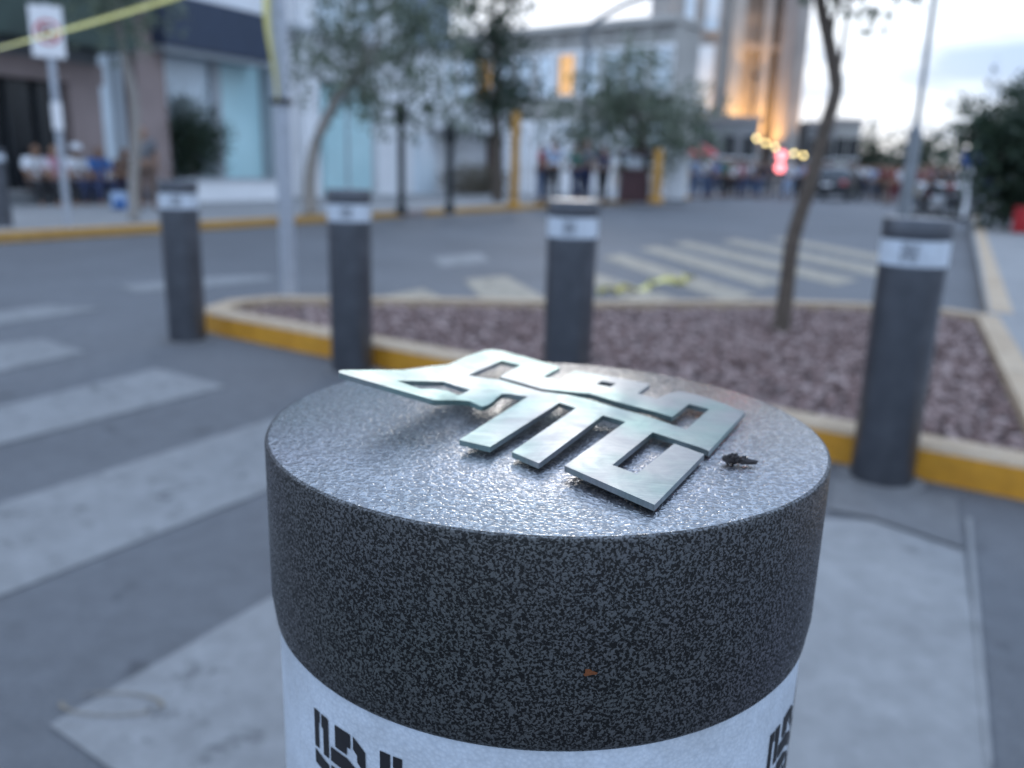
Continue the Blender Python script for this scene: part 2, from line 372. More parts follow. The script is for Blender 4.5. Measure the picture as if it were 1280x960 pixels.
# planter island: kerb ring with gravel inside, plus the pavement on the right
KH = .13
A = Vector((-1.93, 5.13, 0)); B = Vector((1.70, 2.70, 0)); B2 = Vector((5.2, .36, 0))
C1 = Vector((3.25, 5.95, 0)); D = Vector((-1.72, 5.86, 0))
ring = [(-2.0, 5.3), (-1.93, 5.16), (-1.80, 5.04), (1.89, 2.575), (2.02, 2.75), (3.44, 5.86), (3.25, 6.16), (2.6, 6.36), (2, 6.38), (.57, 6.08), (-.83, 5.97), (-1.7, 5.86), (-1.95, 5.62)]
def inset(poly, d):
    n = len(poly); out = []
    for i in range(n):
        p0, p1, p2 = (Vector(poly[(i + k) % n]) for k in (-1, 0, 1))
        e1 = (p1 - p0).normalized(); e2 = (p2 - p1).normalized()
        n1 = Vector((-e1.y, e1.x)); n2 = Vector((-e2.y, e2.x)); b = (n1 + n2).normalized()
        out.append(tuple(p1 + b * (d / max(.4, b.dot(n1)))))
    return out
def kerb_ring(name, poly, wdt, h, mtop, mface, label):
    inn = inset(poly, wdt); mid = inset(poly, .018); n = len(poly)
    v = [(*p, 0) for p in poly] + [(*p, h - .018) for p in poly] + [(*p, h) for p in mid] + [(*p, h) for p in inn] + [(*p, 0) for p in inn]
    f, mi = [], []
    for i in range(n):
        j = (i + 1) % n
        for k in range(4): f.append((k * n + i, k * n + j, (k + 1) * n + j, (k + 1) * n + i)); mi.append(0 if k < 1 else 1)
    o = py_obj(name, v, f, mface); o.data.materials.append(mtop)
    for p, k in zip(o.data.polygons, mi): p.material_index = k
    struct(o, label); return o, inn
kerb, inner = kerb_ring('kerb', ring, .15, KH, m_kerb_top, m_kerb_y, 'ochre painted kerb round the gravel planter')
struct(sheet('planter_soil', inner, .06, m_soil), 'dark soil bed inside the planter kerb')
# gravel: reddish volcanic stones
def inside(p, poly):
    c = False; n = len(poly); j = n - 1
    for i in range(n):
        if (poly[i][1] > p[1]) != (poly[j][1] > p[1]) and p[0] < (poly[j][0] - poly[i][0]) * (p[1] - poly[i][1]) / (poly[j][1] - poly[i][1]) + poly[i][0]: c = not c
        j = i
    return c
ico = bmesh.new(); bmesh.ops.create_icosphere(ico, subdivisions=1, radius=1)
IV = np.array([v.co for v in ico.verts]); IF = [tuple(v.index for v in f.verts) for f in ico.faces]; ico.free()
gv, gf = [], []; rng = np.random.default_rng(3)
inn2 = inset(ring, .17)
xs = [p[0] for p in inn2]; ys = [p[1] for p in inn2]
cnt = 0
while cnt < 10500:
    p = (rng.uniform(min(xs), max(xs)), rng.uniform(min(ys), max(ys)))
    if not inside(p, inn2): continue
    sc = rng.uniform(.010, .028) * np.array([1, rng.uniform(.6, 1), rng.uniform(.45, .8)])
    a = rng.uniform(0, 6.28); ca, sa = math.cos(a), math.sin(a)
    vv = IV * sc * rng.uniform(.75, 1.2, (len(IV), 1)); vv = np.stack([vv[:, 0] * ca - vv[:, 1] * sa, vv[:, 0] * sa + vv[:, 1] * ca, vv[:, 2]], 1)
    vv += (p[0], p[1], .066 + rng.uniform(0, .03)); o = len(gv); gv += vv.tolist(); gf += [tuple(i + o for i in t) for t in IF]; cnt += 1
def stone_mat():
    m = bpy.data.materials.new('volcanic_gravel'); m.use_nodes = True; t = m.node_tree; b = t.nodes['Principled BSDF']
    g = N(t, 'ShaderNodeNewGeometry'); r = N(t, 'ShaderNodeValToRGB'); e = r.color_ramp.elements
    e[0].color = (.10, .062, .058, 1); e[1].color = (.37, .29, .275, 1)
    el = r.color_ramp.elements.new(.5); el.color = (.20, .132, .122, 1)
    t.links.new(g.outputs['Random Per Island'], r.inputs[0]); t.links.new(r.outputs[0], b.inputs['Base Color']); b.inputs['Roughness'].default_value = .9
    return m
gr = py_obj('gravel', gv, gf, stone_mat()); gr['kind'] = 'stuff'; gr['label'] = 'reddish grey gravel filling the planter'

# pavement on the right with its own kerb
rp = [(1.97, 2.58), (5.4, .28), (60, 90), (54.0, 104.5), (3.40, 5.95), (1.97, 2.80)]
sw = struct(py_obj('sidewalk', [(x, y, KH - .004) for x, y in rp], [tuple(range(6))], m_side), 'grey pavement to the right of the planter')
def kerb_bar(p, q, wd, material, face, parent=None, label=None, z1=KH):
    p = Vector(p); q = Vector(q); d = (q - p).normalized(); nn = Vector((-d.y, d.x))
    a, b_, c, e = p, q, q + nn * wd, p + nn * wd
    bm = bmesh.new(); L = (q - p).length
    box_bm(bm, 0, L, 0, wd, 0, z1, .015)
    o = bm_obj('kerb', bm, face); o.data.materials.append(material)
    for pl in o.data.polygons:
        if pl.normal.z > .6: pl.material_index = 1
    o.location = (p.x, p.y, 0); o.rotation_euler = (0, 0, math.atan2(d.y, d.x))
    struct(o, label); return o
kerb_bar((1.93, 2.548), (5.3, .29), .16, m_kerb_top, m_kerb_y, label='ochre kerb edge in front of the right pavement')
kerb_bar((3.62, 6.0), (51.2, 97.6), .16, m_kerb_top, m_kerb_top, label='long pale kerb running away beside the street')

# far pavement
def W2(s, n): p = W(s, n); return (p.x, p.y)
FK = 10.15
far = struct(py_obj('sidewalk', [(*W2(-12, FK + .1), KH - .004), (*W2(95, FK + .1), KH - .004), (*W2(95, 40), KH - .004), (*W2(-12, 40), KH - .004)], [(0, 1, 2, 3)], m_side), 'far pavement in front of the buildings')
m_kerb_o = ground_mat('orange_kerb_paint', (.42, .22, .04), (.52, .30, .07), (.3, .2, .12), s1=1.3, s2=20, rough=.7)
m_kerb_r = ground_mat('bare_kerb', (.26, .19, .17), (.32, .26, .24), (.24, .2, .18), s1=1.3, s2=20, rough=.7)
for a, b_, mm, lb in ((-12, 14.15, m_kerb_o, 'orange painted kerb under the seated people'), (14.2, 14.95, m_kerb_r, 'bare brownish kerb stretch behind the steel pole'), (15.0, 34, m_kerb_o, 'orange painted kerb below the white building'), (34.05, 95, m_kerb_r, 'bare far kerb leading to the crowd')):
    kerb_bar(W2(a, FK), W2(b_, FK), .18, mm, mm, label=lb)
# low distant ground rise so that the street does not end in a hard line
#STAGE1

# ================================================================== NEAR BOLLARD
BX, BY, BT, BR = .014, .3262, H - .1003, .110
def emblem_print(parent, R, ang0, zc, scale=1.0, m_far=None):
    # stencilled mark made of black strokes, laid on the band; x to the right along the arc, y down (mm)
    polys = []
    Aa = [(-34, 0), (-28.4, 0), (-28.4, 7), (-29.6, 7), (-29.6, 24), (-34, 24)]
    Bb = [(-26.6, 0), (-20, 0), (-20, 25), (-25, 25), (-25, 9), (-26.6, 8)]
    Cc = [(-13.8, 0), (-1.2, 0), (-1.2, 9), (-4, 9), (-4, 14), (-13.8, 14)]
    Dd = [(1, 0), (10, 6), (10, 20), (4, 14.5), (4, 10.5), (1, 8)]
    Ee = [(-18, 16), (-4, 16), (10, 23), (10, 33), (-4, 25), (-18, 25)]
    top = [Aa, Bb, Cc, Dd, Ee, [(-34, 26), (-20, 29.5), (-20, 37), (-34, 35)], [(-18, 28), (-6, 28), (8, 36), (8, 37), (-18, 37)]]
    top += [[(-x, y) for x, y in p][::-1] for p in (Aa, Bb)]
    top += [[(12, 16), (18, 16), (18, 25), (12, 25)], [(12, 28), (18, 28), (34, 26), (34, 35), (12, 37)]]
    low = []
    for x0 in (-34, -20, -6, 8, 22):
        low.append([(x0, 40), (x0 + 8, 40), (x0 + 8, 66), (x0, 66)])
    low.append([(-34, 68), (-12, 68), (-12, 74), (-34, 74)]); low.append([(8, 68), (30, 68), (30, 74), (8, 74)])
    V, Fc = [], []
    for p in top + low:
        # subdivide in x so that the stroke follows the arc
        bm = bmesh.new(); vs_ = [bm.verts.new((x * scale / 1000, -y * scale / 1000, 0)) for x, y in p]
        bm.faces.new(vs_); bmesh.ops.triangulate(bm, faces=bm.faces[:])
        for xc in range(-36, 37, 4):
            bmesh.ops.bisect_plane(bm, geom=bm.verts[:] + bm.edges[:] + bm.faces[:], plane_co=(xc * scale / 1000, 0, 0), plane_no=(1, 0, 0))
        bm.verts.index_update(); o = len(V)
        for v in bm.verts:
            a = ang0 + v.co.x / R; V.append((R * math.cos(a), R * math.sin(a), zc + v.co.y))
        Fc += [tuple(l.vert.index + o for l in f.loops) for f in bm.faces]; bm.free()
    return py_obj('printed_emblem', V, Fc, m_far if m_far else m_print, parent)

def bollard(name, loc, top, label, near=False, rz=0.):
    t = thing(name, (loc[0], loc[1], 0), label, 'bollard', 'dark bollards closing the street', rz)
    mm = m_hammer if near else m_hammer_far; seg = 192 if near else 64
    ch = (.0635 if near else .06); cz = top - ch
    prof = [(BR - .0022, cz - .008), (BR - .0012, cz - .0065), (BR - .0004, cz), (BR, cz + .003), (BR, top - .0014), (BR - .0004, top - .0004), (BR - .0014, top)]
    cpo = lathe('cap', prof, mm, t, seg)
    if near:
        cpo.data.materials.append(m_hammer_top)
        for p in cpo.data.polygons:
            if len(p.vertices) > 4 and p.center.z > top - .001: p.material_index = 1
    bh = .105 if near else .085
    bz = cz - .008
    lathe('reflective_band', [(BR - .0035, bz - bh), (BR - .0025, bz - bh + .001), (BR - .0025, bz)], m_band, t, seg, cap=False)
    lathe('post', [(BR - .0035, 0), (BR - .0035, bz - bh - .0005), (BR - .006, bz - bh), (BR - .006, bz - .0005)], mm, t, seg)
    lathe('ground_collar', [(BR + .035, 0), (BR + .035, .006), (BR + .028, .010), (BR - .005, .010)], m_patch, t, seg, cap=False)
    b = [c for c in t.children if c.name.startswith('reflective_band')][0]
    return t, b, bz
nb, nband, nbz = bollard('bollard', (BX, BY), BT, 'large hammered charcoal bollard in the foreground with a metal emblem on top', True)
def band_angle(px, py):
    # intersect pixel ray with band cylinder
    d = ray(px, py); ox, oy = -BX, -BY; R = BR - .0025
    a = d.x ** 2 + d.y ** 2; b_ = 2 * (ox * d.x + oy * d.y); c = ox * ox + oy * oy - R * R
    t = (-b_ - math.sqrt(max(0, b_ * b_ - 4 * a * c))) / (2 * a)
    return math.atan2(oy + d.y * t, ox + d.x * t), H + d.z * t
a1, z1 = band_angle(394, 900); a2, z2 = band_angle(440, 919)
a3, z3 = band_angle(962, 925)
R_ = BR - .0022
SCL = (a2 - a1) * R_ * 1000 / 34
print('emblem', a1, z1, a2, z2, SCL, a3, z3, nbz)
for ac in (a2, a3 + 34 * SCL / 1000 / R_):
    emblem_print(nband, R_, ac, max(z1, z2) if ac == a2 else z3 + .002, SCL)
# rust nick on the cap side
d = ray(737, 841); 
def cap_hit(px, py, R):
    d = ray(px, py); ox, oy = -BX, -BY
    a = d.x ** 2 + d.y ** 2; b_ = 2 * (ox * d.x + oy * d.y); c = ox * ox + oy * oy - R * R
    t = (-b_ - math.sqrt(max(0, b_ * b_ - 4 * a * c))) / (2 * a)
    return Vector((ox + d.x * t, oy + d.y * t, H + d.z * t))
m_rust = mat('rust_nick', (.16, .05, .015), .9, var=.5, scale=300)
pv = []
for k in range(12):
    t_ = 2 * math.pi * k / 12; rr_ = 1 + .35 * math.sin(3 * t_ + 1)
    pv.append(cap_hit(737 + 8 * rr_ * math.cos(t_), 841 + 4 * rr_ * math.sin(t_), BR + .0002))
py_obj('rust_spot', pv, [tuple(range(12))], m_rust, nb)

# ------------------------------------------------------------------ emblem plate (bent sheet metal)
OUT = [(931.3, 515), (886.2, 564), (877.5, 560), (815.8, 540.2), (765.5, 581.2), (796, 592.2), (842.8, 554.4), (880.3, 567.8), (818.2, 631),
       (705.7, 582), (781.9, 527.3), (753.7, 519), (673.7, 579), (639.7, 564.8), (720, 510), (699.4, 503.1), (612.7, 558.5), (574, 549.8),
       (660, 495.6), (646, 493.6), (636, 492), (627.5, 492.2), (621, 497), (616, 502), (610, 506), (602.5, 508), (595, 505), (587.5, 501.5), (579, 500.4), (571, 500), (542.5, 500.2),
       (424, 466), (423.5, 463.5), (427, 462.3), (477.5, 462.2), (502.5, 462.3), (522, 460.2), (540, 457.5), (561, 455.4), (587.5, 443.9), (606, 437.8), (615, 436.6), (630, 439),
       (652.5, 445), (684, 454), (700, 459.5), (678.5, 471), (702, 475), (719, 463.5), (760, 470), (813, 479.8), (797, 491.8), (821, 498), (838, 491), (850, 489.2), (870, 493), (900, 502.5)]
TRI = [(495, 475.6), (525, 476.3), (554.4, 476.8), (588, 487.5), (573, 494.2), (559, 488.4), (548, 486.6), (540, 486), (525, 486)]
SLIT = [(584.4, 469), (627.5, 450.6), (651, 456.3), (624.4, 471), (652.5, 478.7), (677.5, 486.2), (691, 487.6), (716, 490), (737.5, 492), (772.5, 502.5), (820, 515), (840, 521.2),
        (861.3, 504.8), (886.3, 511.3), (858, 536.9), (820, 524), (790, 515), (763.7, 507.8), (745, 502), (730, 498), (710, 493.5), (691, 491), (677.5, 489.6), (652.5, 482.6), (627.5, 475), (598.7, 471.5)]
SQ = [(745, 480.2), (752, 476.2), (770, 479), (763, 483.8)]
HC = [(931, 515, 3.4), (886, 564, 3.4), (816, 540, 4.2), (880, 567, 3.4), (818, 631, 3.6), (706, 582, 5.0), (782, 527, 5.2), (754, 519, 6.0), (674, 579, 3.5), (640, 565, 3.5),
      (720, 510, 7.0), (699, 503, 7.2), (613, 558, 4.2), (574, 550, 4.6), (660, 495.6, 7.2), (627, 492, 8), (602, 508, 6), (571, 500, 9), (542, 500, 12), (424, 465, 23), (478, 462, 18), (495, 476, 16),
      (540, 457.5, 12.5), (561, 455, 11), (588, 487, 9), (615, 437, 9), (584, 469, 9.5), (652, 445, 8), (624, 472, 9), (678, 480, 8.5), (700, 460, 7), (719, 463, 7), (760, 470, 6.8), (737, 490, 8), (772, 500, 7.5), (730, 499, 6.6), (652, 485, 7.6),
      (813, 480, 5.5), (820, 512, 5.8), (840, 521, 4.8), (850, 489, 4.6), (886, 511, 3.8), (858, 537, 3.8), (790, 516, 5.2), (540, 486, 13.5), (525, 486, 14)]
HC = np.array(HC)
def dens(poly, step=6.):
    out = []
    for i in range(len(poly)):
        a = np.array(poly[i]); b_ = np.array(poly[(i + 1) % len(poly)]); k = max(1, int(np.linalg.norm(b_ - a) / step))
        out += [tuple(a + (b_ - a) * j / k) for j in range(k)]
    return out
def plate():
    loops = [dens(OUT), dens(TRI), dens(SLIT), dens(SQ, 4)]
    P, E_ = [], []
    for L in loops:
        o = len(P); P += L; E_ += [(o + i, o + (i + 1) % len(L)) for i in range(len(L))]
    nb_ = len(P)
    def far_enough(p): return min((p[0] - q[0]) ** 2 + (p[1] - q[1]) ** 2 for q in P[:nb_]) > 6
    def solid(p): return inside(p, OUT) and not any(inside(p, h) for h in (TRI, SLIT, SQ))
    for gx in np.arange(425, 935, 6.0):
        for gy in np.arange(434, 634, 5.0):
            p = (gx, gy)
            if solid(p) and far_enough(p): P.append(p)
    vo, eo, fo, *_ = delaunay_2d_cdt([Vector(p) for p in P], E_, [], 0, 1e-4)
    tris = [f for f in fo if solid((sum(vo[i].x for i in f) / 3, sum(vo[i].y for i in f) / 3))]
    # smooth bending surface through the measured heights (thin plate spline, relaxed)
    cpt = np.stack([HC[:, 0] / 100, HC[:, 1] * 1.6 / 100], 1); nk = len(HC)
    def phi(d): return np.where(d > 1e-9, d * d * np.log(d + 1e-12), 0)
    K = phi(np.linalg.norm(cpt[:, None] - cpt[None], axis=2)) + .06 * np.eye(nk); Pm = np.c_[np.ones(nk), cpt]
    sol = np.linalg.solve(np.block([[K, Pm], [Pm.T, np.zeros((3, 3))]]), np.r_[HC[:, 2], 0, 0, 0])
    top = []
    for v in vo:
        q = np.array([v.x / 100, v.y * 1.6 / 100]); h = float(phi(np.linalg.norm(cpt - q, axis=1)) @ sol[:nk] + sol[nk] + q @ sol[nk + 1:])
        top.append(G(v.x, v.y, BT + max(3.1, h) / 1000))
    n = len(top); T = .0021
    used = set(i for f in tris for i in f)
    V = top + [p - Vector((0, 0, T)) for p in top]
    cnt = {}
    for f in tris:
        for a, b_ in ((f[0], f[1]), (f[1], f[2]), (f[2], f[0])): cnt.setdefault((min(a, b_), max(a, b_)), []).append((a, b_))
    Fc = [tuple(f) for f in tris] + [tuple(i + n for i in f[::-1]) for f in tris]
    for k, l in cnt.items():
        if len(l) == 1: a, b_ = l[0]; Fc.append((b_, a, a + n, b_ + n))
    bm = bmesh.new(); bv = [bm.verts.new(p) for p in V]
    for f in Fc: bm.faces.new([bv[i] for i in f])
    bmesh.ops.delete(bm, geom=[v for v in bm.verts if not v.link_faces], context='VERTS')
    bmesh.ops.recalc_face_normals(bm, faces=bm.faces)
    o = bm_obj('emblem_plate', bm, m_plate, None, True)
    o.data.set_sharp_from_angle(angle=rad(40))
    bv_ = o.modifiers.new('edge', 'BEVEL'); bv_.width = .00025; bv_.segments = 1; bv_.limit_method = 'ANGLE'; bv_.angle_limit = rad(50)
    tag(o, 'brushed metal emblem plate with bent up left tail lying on the foreground bollard', 'emblem')
    return o
plate()

# dark dry clump beside the plate
def clump():
    V, Fc = [], []; c = G(918, 578, BT + .001)
    rg = np.random.default_rng(5)
    for k in range(46):
        p = c + Vector((rg.uniform(-.0035, .0035), rg.normal(0, .0011), abs(rg.normal(0, .0007)) + .0006))
        d = Vector((rg.normal(0, 1), rg.normal(0, .6), rg.normal(.25, .5))).normalized() * rg.uniform(.001, .0024)
        v, f = tube_data([p, p + d * .5, p + d], [.0008, .0007, .0002], 5); o = len(V); V += v; Fc += [tuple(i + o for i in q) for q in f]
    for k in range(7):
        v = (IV * rg.uniform(.0008, .0016, 3) + np.array([c.x + rg.uniform(-.003, .003), c.y + rg.normal(0, .0006), c.z + .0006])).tolist(); o = len(V); V += v; Fc += [tuple(i + o for i in q) for q in IF]
    v = (IV * np.array([.0042, .0018, .0012]) + np.array([c.x + .0045, c.y - .0006, c.z + .0006])).tolist(); o = len(V); V += v; Fc += [tuple(i + o for i in q) for q in IF]
    o = py_obj('dry_flower_head', V, Fc, mat('charred_plant', (.02, .016, .017), .8, var=.6, scale=400))
    tag(o, 'small shrivelled black clump on the bollard top beside the plate', 'debris')
clump()

# ================================================================== FAR BOLLARDS
for (x, y, tp, lb) in ((-1.93, 4.8548, .925, 'dark bollard at the left end of the planter kerb'),
                       (-.835, 4.2357, .922, 'dark bollard just right of the galvanised pole, behind the bent plate tail'),
                       (.2386, 3.6028, .924, 'dark bollard in front of the middle of the gravel planter'),
                       (1.336, 2.835, .924, 'dark bollard on the mortar patch, nearest the right edge')):
    t, b, bz = bollard('bollard', (x, y), tp, lb)
    emblem_print(b, R_, math.atan2(-y, -x) - .12, bz - .012, .78, m_print_far)
p = G(5, 283, KH)
t, b, bz = bollard('bollard', (p.x, p.y), .98, 'distant dark bollard on the far pavement at the left edge')
t.location.z = KH - .01
# ================================================================== VEGETATION
m_bark = mat('grey_bark', (.10, .078, .062), .9, var=.4, scale=30, bump=.6, bscale=60)
m_bark_l = mat('pale_bark', (.30, .275, .25), .9, var=.3, scale=20, bump=.5, bscale=50)
def leaf_mat(name, c1, c2):
    m = bpy.data.materials.new(name); m.use_nodes = True; t = m.node_tree; b = t.nodes['Principled BSDF']
    g = N(t, 'ShaderNodeNewGeometry'); r = N(t, 'ShaderNodeValToRGB'); e = r.color_ramp.elements
    e[0].color = (*c1, 1); e[1].color = (*c2, 1)
    t.links.new(g.outputs['Random Per Island'], r.inputs[0]); t.links.new(r.outputs[0], b.inputs['Base Color'])
    b.inputs['Roughness'].default_value = .6
    tr = N(t, 'ShaderNodeBsdfTranslucent'); t.links.new(r.outputs[0], tr.inputs[0]); ms = N(t, 'ShaderNodeMixShader'); ms.inputs[0].default_value = .3
    out = t.nodes['Material Output']; t.links.new(b.outputs[0], ms.inputs[1]); t.links.new(tr.outputs[0], ms.inputs[2]); t.links.new(ms.outputs[0], out.inputs[0])
    return m
m_leaf = leaf_mat('grey_green_leaves', (.085, .115, .08), (.21, .25, .18))
m_leaf_d = leaf_mat('dark_leaves', (.018, .038, .024), (.05, .08, .045))
m_leaf_b = leaf_mat('dry_hedge_leaves', (.10, .085, .06), (.20, .17, .12))
def leaves(name, clumps, n, size, material, parent, seed=0, droop=.2, hollow=.35, origin=Vector()):
    rg = np.random.default_rng(seed); cl = [(Vector(c) - origin, r) for c, r in clumps]
    wts = np.array([np.mean(r) ** 2 if not np.isscalar(r) else r ** 2 for _, r in cl], float); wts /= wts.sum()
    idx = rg.choice(len(cl), n, p=wts); V = np.zeros((n * 4, 3))
    # sub-clumps: twigs carrying several leaves, so that light and dark tufts and gaps appear
    per = 9; tw = None
    for i in range(n):
        c, r = cl[idx[i // per * per]]; rv = np.array([r, r, r]) if np.isscalar(r) else np.array(r)
        if i % per == 0:
            d = rg.normal(0, 1, 3); d /= np.linalg.norm(d); k = rg.uniform(hollow, 1.08) ** .6
            tw = np.array(c) + d * rv * k; td = d * .7 + rg.normal(0, .5, 3) + np.array([0, 0, -droop]); td /= np.linalg.norm(td)
        p = tw + td * size * 1.3 * (i % per) * .35 + rg.normal(0, size * .35, 3)
        a = td + rg.normal(0, .6, 3); a /= np.linalg.norm(a); b_ = np.cross(a, rg.normal(0, 1, 3)); b_ /= np.linalg.norm(b_) + 1e-6
        L = size * rg.uniform(.6, 1.2); w_ = L * .22
        V[i * 4:i * 4 + 4] = (p - a * L * .5, p + b_ * w_, p + a * L * .5, p - b_ * w_)
    me = bpy.data.meshes.new(name); me.from_pydata(V.tolist(), [], [(4 * i, 4 * i + 1, 4 * i + 2, 4 * i + 3) for i in range(n)]); me.update()
    return link(name, me, material, parent)
def tree(name, base, trunk, rads, clumps, n, size, label, lm, bm_=None, cat='tree', group=None, branches=(), seed=1, droop=.25, hollow=.3):
    t = thing(name, base, label, cat, group)
    pts = smooth_path([Vector(p) - base for p in trunk], 5)
    lst = [(pts, interp(rads, len(pts)))]
    top = pts[-1]; rg = random.Random(seed)
    for c, r in clumps:                       # a limb into every clump
        cc = Vector(c) - base; k = rg.uniform(.6, .95); st = pts[int(k * (len(pts) - 1))]
        mid = st.lerp(cc, .5) + Vector((rg.uniform(-.1, .1), rg.uniform(-.1, .1), rg.uniform(0, .15)))
        q = smooth_path([st, mid, cc], 4); lst.append((q, interp([rads[-1] * .7, rads[-1] * .4, rads[-1] * .15], len(q))))
    tubes('trunk', lst, bm_ or m_bark, t, 8)
    leaves('crown', clumps, n, size, lm, t, seed, droop, hollow, base)
    return t
def clp(Y, lst):
    out = []
    for (x, y, r) in lst:
        c = AT(x, y, Y); rr = r * Y / 1010
        out.append((c + Vector((0, random.uniform(-.5, .8) * rr, 0)), (rr, rr * 1.1, rr * .9)))
    return out
def trunk_at(Y, lst, wob=.0): return [AT(x, y, Y) for x, y in lst]

# slender bent tree in the planter
Yt = 5.24; base = AT(975, 414, Yt); base.z = .06
tp = [base] + trunk_at(Yt, [(980, 385), (985, 345), (990, 305), (1000, 268), (1015, 222), (1030, 165), (1044, 118), (1044, 95), (1036, 52), (1026, 5), (1022, -40), (1030, -120)])
tree('slender_tree', base, tp, [.062, .056, .05, .048, .047, .046, .043, .041, .040, .037, .035, .032, .022],
     clp(Yt, [(1010, -190, 70), (1090, -150, 70), (960, -150, 55), (1060, -240, 80), (1120, -95, 38), (1085, -60, 30)]), 5200, .085,
     'slender tree with a bent dark trunk growing in the gravel planter', m_leaf, seed=11, droop=.9)
# street trees on the far pavement
b = G(168, 275, KH); Y = b.y
tree('slender_tree', b, [b] + trunk_at(Y, [(167, 230), (170, 175), (168, 125), (158, 82), (150, 40), (147, 0), (150, -50)]), [.085, .075, .07, .06, .05, .042, .035, .02],
     clp(Y, [(130, -20, 40), (175, -35, 45), (150, -80, 55), (120, 12, 22), (172, 20, 22), (150, 30, 16)]), 2600, .12, 'thin street tree beside the seated people at the left', m_leaf, m_bark_l, seed=3)
b = G(388, 268, KH); Y = b.y
tree('feathery_tree', b, [b] + trunk_at(Y, [(387, 225), (394, 182), (408, 148), (428, 112), (455, 80), (480, 40)]), [.13, .12, .10, .09, .075, .055, .03],
     clp(Y, [(392, 88, 26), (430, 66, 38), (478, 96, 34), (522, 66, 42), (548, 118, 26), (555, 142, 17), (468, 28, 42), (540, 20, 40), (415, 25, 30), (500, 130, 24), (385, 40, 22), (450, 115, 22), (510, -30, 50), (440, -40, 50)]), 4200, .15,
     'feathery grey green tree with leaning pale trunk before the white building', m_leaf, m_bark_l, seed=5, droop=.6)
Y = 24; b = AT(622, 256, Y); b.z = KH
tree('tall_tree', b, [b] + trunk_at(Y, [(622, 220), (620, 160), (621, 100), (620, 40), (618, -10)]), [.16, .15, .13, .11, .07, .03],
     clp(Y, [(615, 10, 26), (604, 52, 19), (636, 62, 22), (620, 98, 28), (645, 128, 20), (602, 132, 17), (622, 135, 22), (625, -30, 30), (645, 95, 14), (590, 20, 12)]), 3800, .2,
     'tall dark narrow tree behind the yellow post', m_leaf_d, seed=6)
Y = 27; b = AT(806, 250, Y); b.z = KH
tree('feathery_tree', b, [b] + trunk_at(Y, [(806, 225), (804, 190), (800, 150), (798, 110)]), [.16, .15, .13, .10, .05],
     clp(Y, [(716, 148, 24), (757, 138, 30), (788, 104, 32), (815, 150, 38), (852, 158, 28), (874, 148, 18), (800, 68, 20), (738, 165, 20), (828, 182, 18), (775, 168, 24), (700, 130, 14), (840, 120, 18), (770, 80, 14)]), 4400, .24,
     'wide feathery tree in front of the long pale building', m_leaf, seed=8, droop=.5)
b = G(1296, 288, KH); Y = b.y
tree('dark_tree', b, [b] + trunk_at(Y, [(1295, 260), (1292, 230), (1290, 195)]), [.2, .18, .15, .08],
     clp(Y, [(1244, 164, 20), (1268, 154, 26), (1296, 176, 46), (1258, 196, 22), (1286, 222, 30), (1336, 166, 56), (1270, 240, 18), (1316, 240, 36), (1232, 176, 12)]), 8000, .22,
     'big dark leafy tree at the right edge over the pavement', m_leaf_d, seed=9, hollow=.1)
for (cx_, Y, cl, lb, sd_) in ((1090, 66, [(1080, 190, 14), (1096, 186, 16), (1092, 208, 18), (1075, 208, 12)], 'small far tree left of the right steel pole', 21),
                          (1160, 64, [(1148, 190, 15), (1165, 184, 16), (1158, 205, 20), (1176, 208, 14), (1140, 208, 14)], 'small far tree right of the right steel pole', 22),
                          (1115, 70, [(1112, 208, 13), (1126, 212, 13), (1120, 220, 14)], 'low far tree between the two rounder far trees', 23),
                          (1215, 50, [(1210, 215, 16), (1228, 212, 16), (1200, 228, 13), (1222, 234, 16), (1240, 232, 14)], 'olive bush beyond the blue sign', 24)):
    b = AT(cx_, 240, Y); b.z = 0
    tree('far_tree', b, [b] + trunk_at(Y, [(cx_, 228), (cx_, 205)]), [.2, .16, .08], clp(Y, cl), 1500, .45, lb, m_leaf_d if sd_ < 24 else m_leaf, group='far trees at the end of the street', seed=sd_, hollow=.1)
# clipped dark shrub in the white planter
s_, z_ = ONN(240, 165, 15.9); c = W(s_, 15.9, z_); b = W(s_, 15.9, KH)
tree('round_shrub', b, [b, b.lerp(c, .5), c], [.07, .06, .04], [(c + Vector((dx, dy, dz)), r) for dx, dy, dz, r in ((0, 0, .1, .52), (-.25, 0, .3, .42), (.25, 0, -.1, .4), (-.2, 0, -.35, .45), (.2, .1, -.5, .4), (.45, 0, -.1, .25), (-.15, 0, -.75, .38))], 5200, .11,
     'round clipped dark green shrub behind the left bollard', m_leaf_d, cat='shrub', seed=14, hollow=.05)

# ================================================================== BUILDINGS
m_pink = mat('pinkish_render', (.30, .235, .225), .85, var=.12, scale=1.5, bump=.2, bscale=60)
m_white = mat('white_render', (.80, .81, .83), .8, var=.06, scale=1.2, bump=.1, bscale=40)
m_glass = mat('teal_glass', (.50, .74, .78), .15, .0, var=.1, scale=.4, spec=.9)  # base colour raised to stand in for reflected sky
m_glass_p = mat('pale_glass', (.70, .80, .88), .15, .0, var=.15, scale=.5, spec=.9)  # pale sky reflection painted into the base colour
m_dark = mat('dark_interior_glass', (.010, .013, .017), .2, var=.5, scale=1.5)
m_navy = mat('navy_fascia', (.025, .04, .075), .5, var=.15, scale=3)
m_green = mat('dark_green_fascia', (.035, .06, .05), .5, var=.3, scale=1.5)
m_grey = mat('grey_beam', (.16, .17, .18), .7, var=.15, scale=3)
m_frame = mat('aluminium_frame', (.42, .45, .48), .5, .3, var=.1)
m_cream = mat('cream_stone', (.40, .385, .36), .85, var=.14, scale=.6, bump=.3, bscale=12)
m_stone = mat('church_stone', (.40, .365, .335), .9, var=.18, scale=.5, bump=.4, bscale=8)
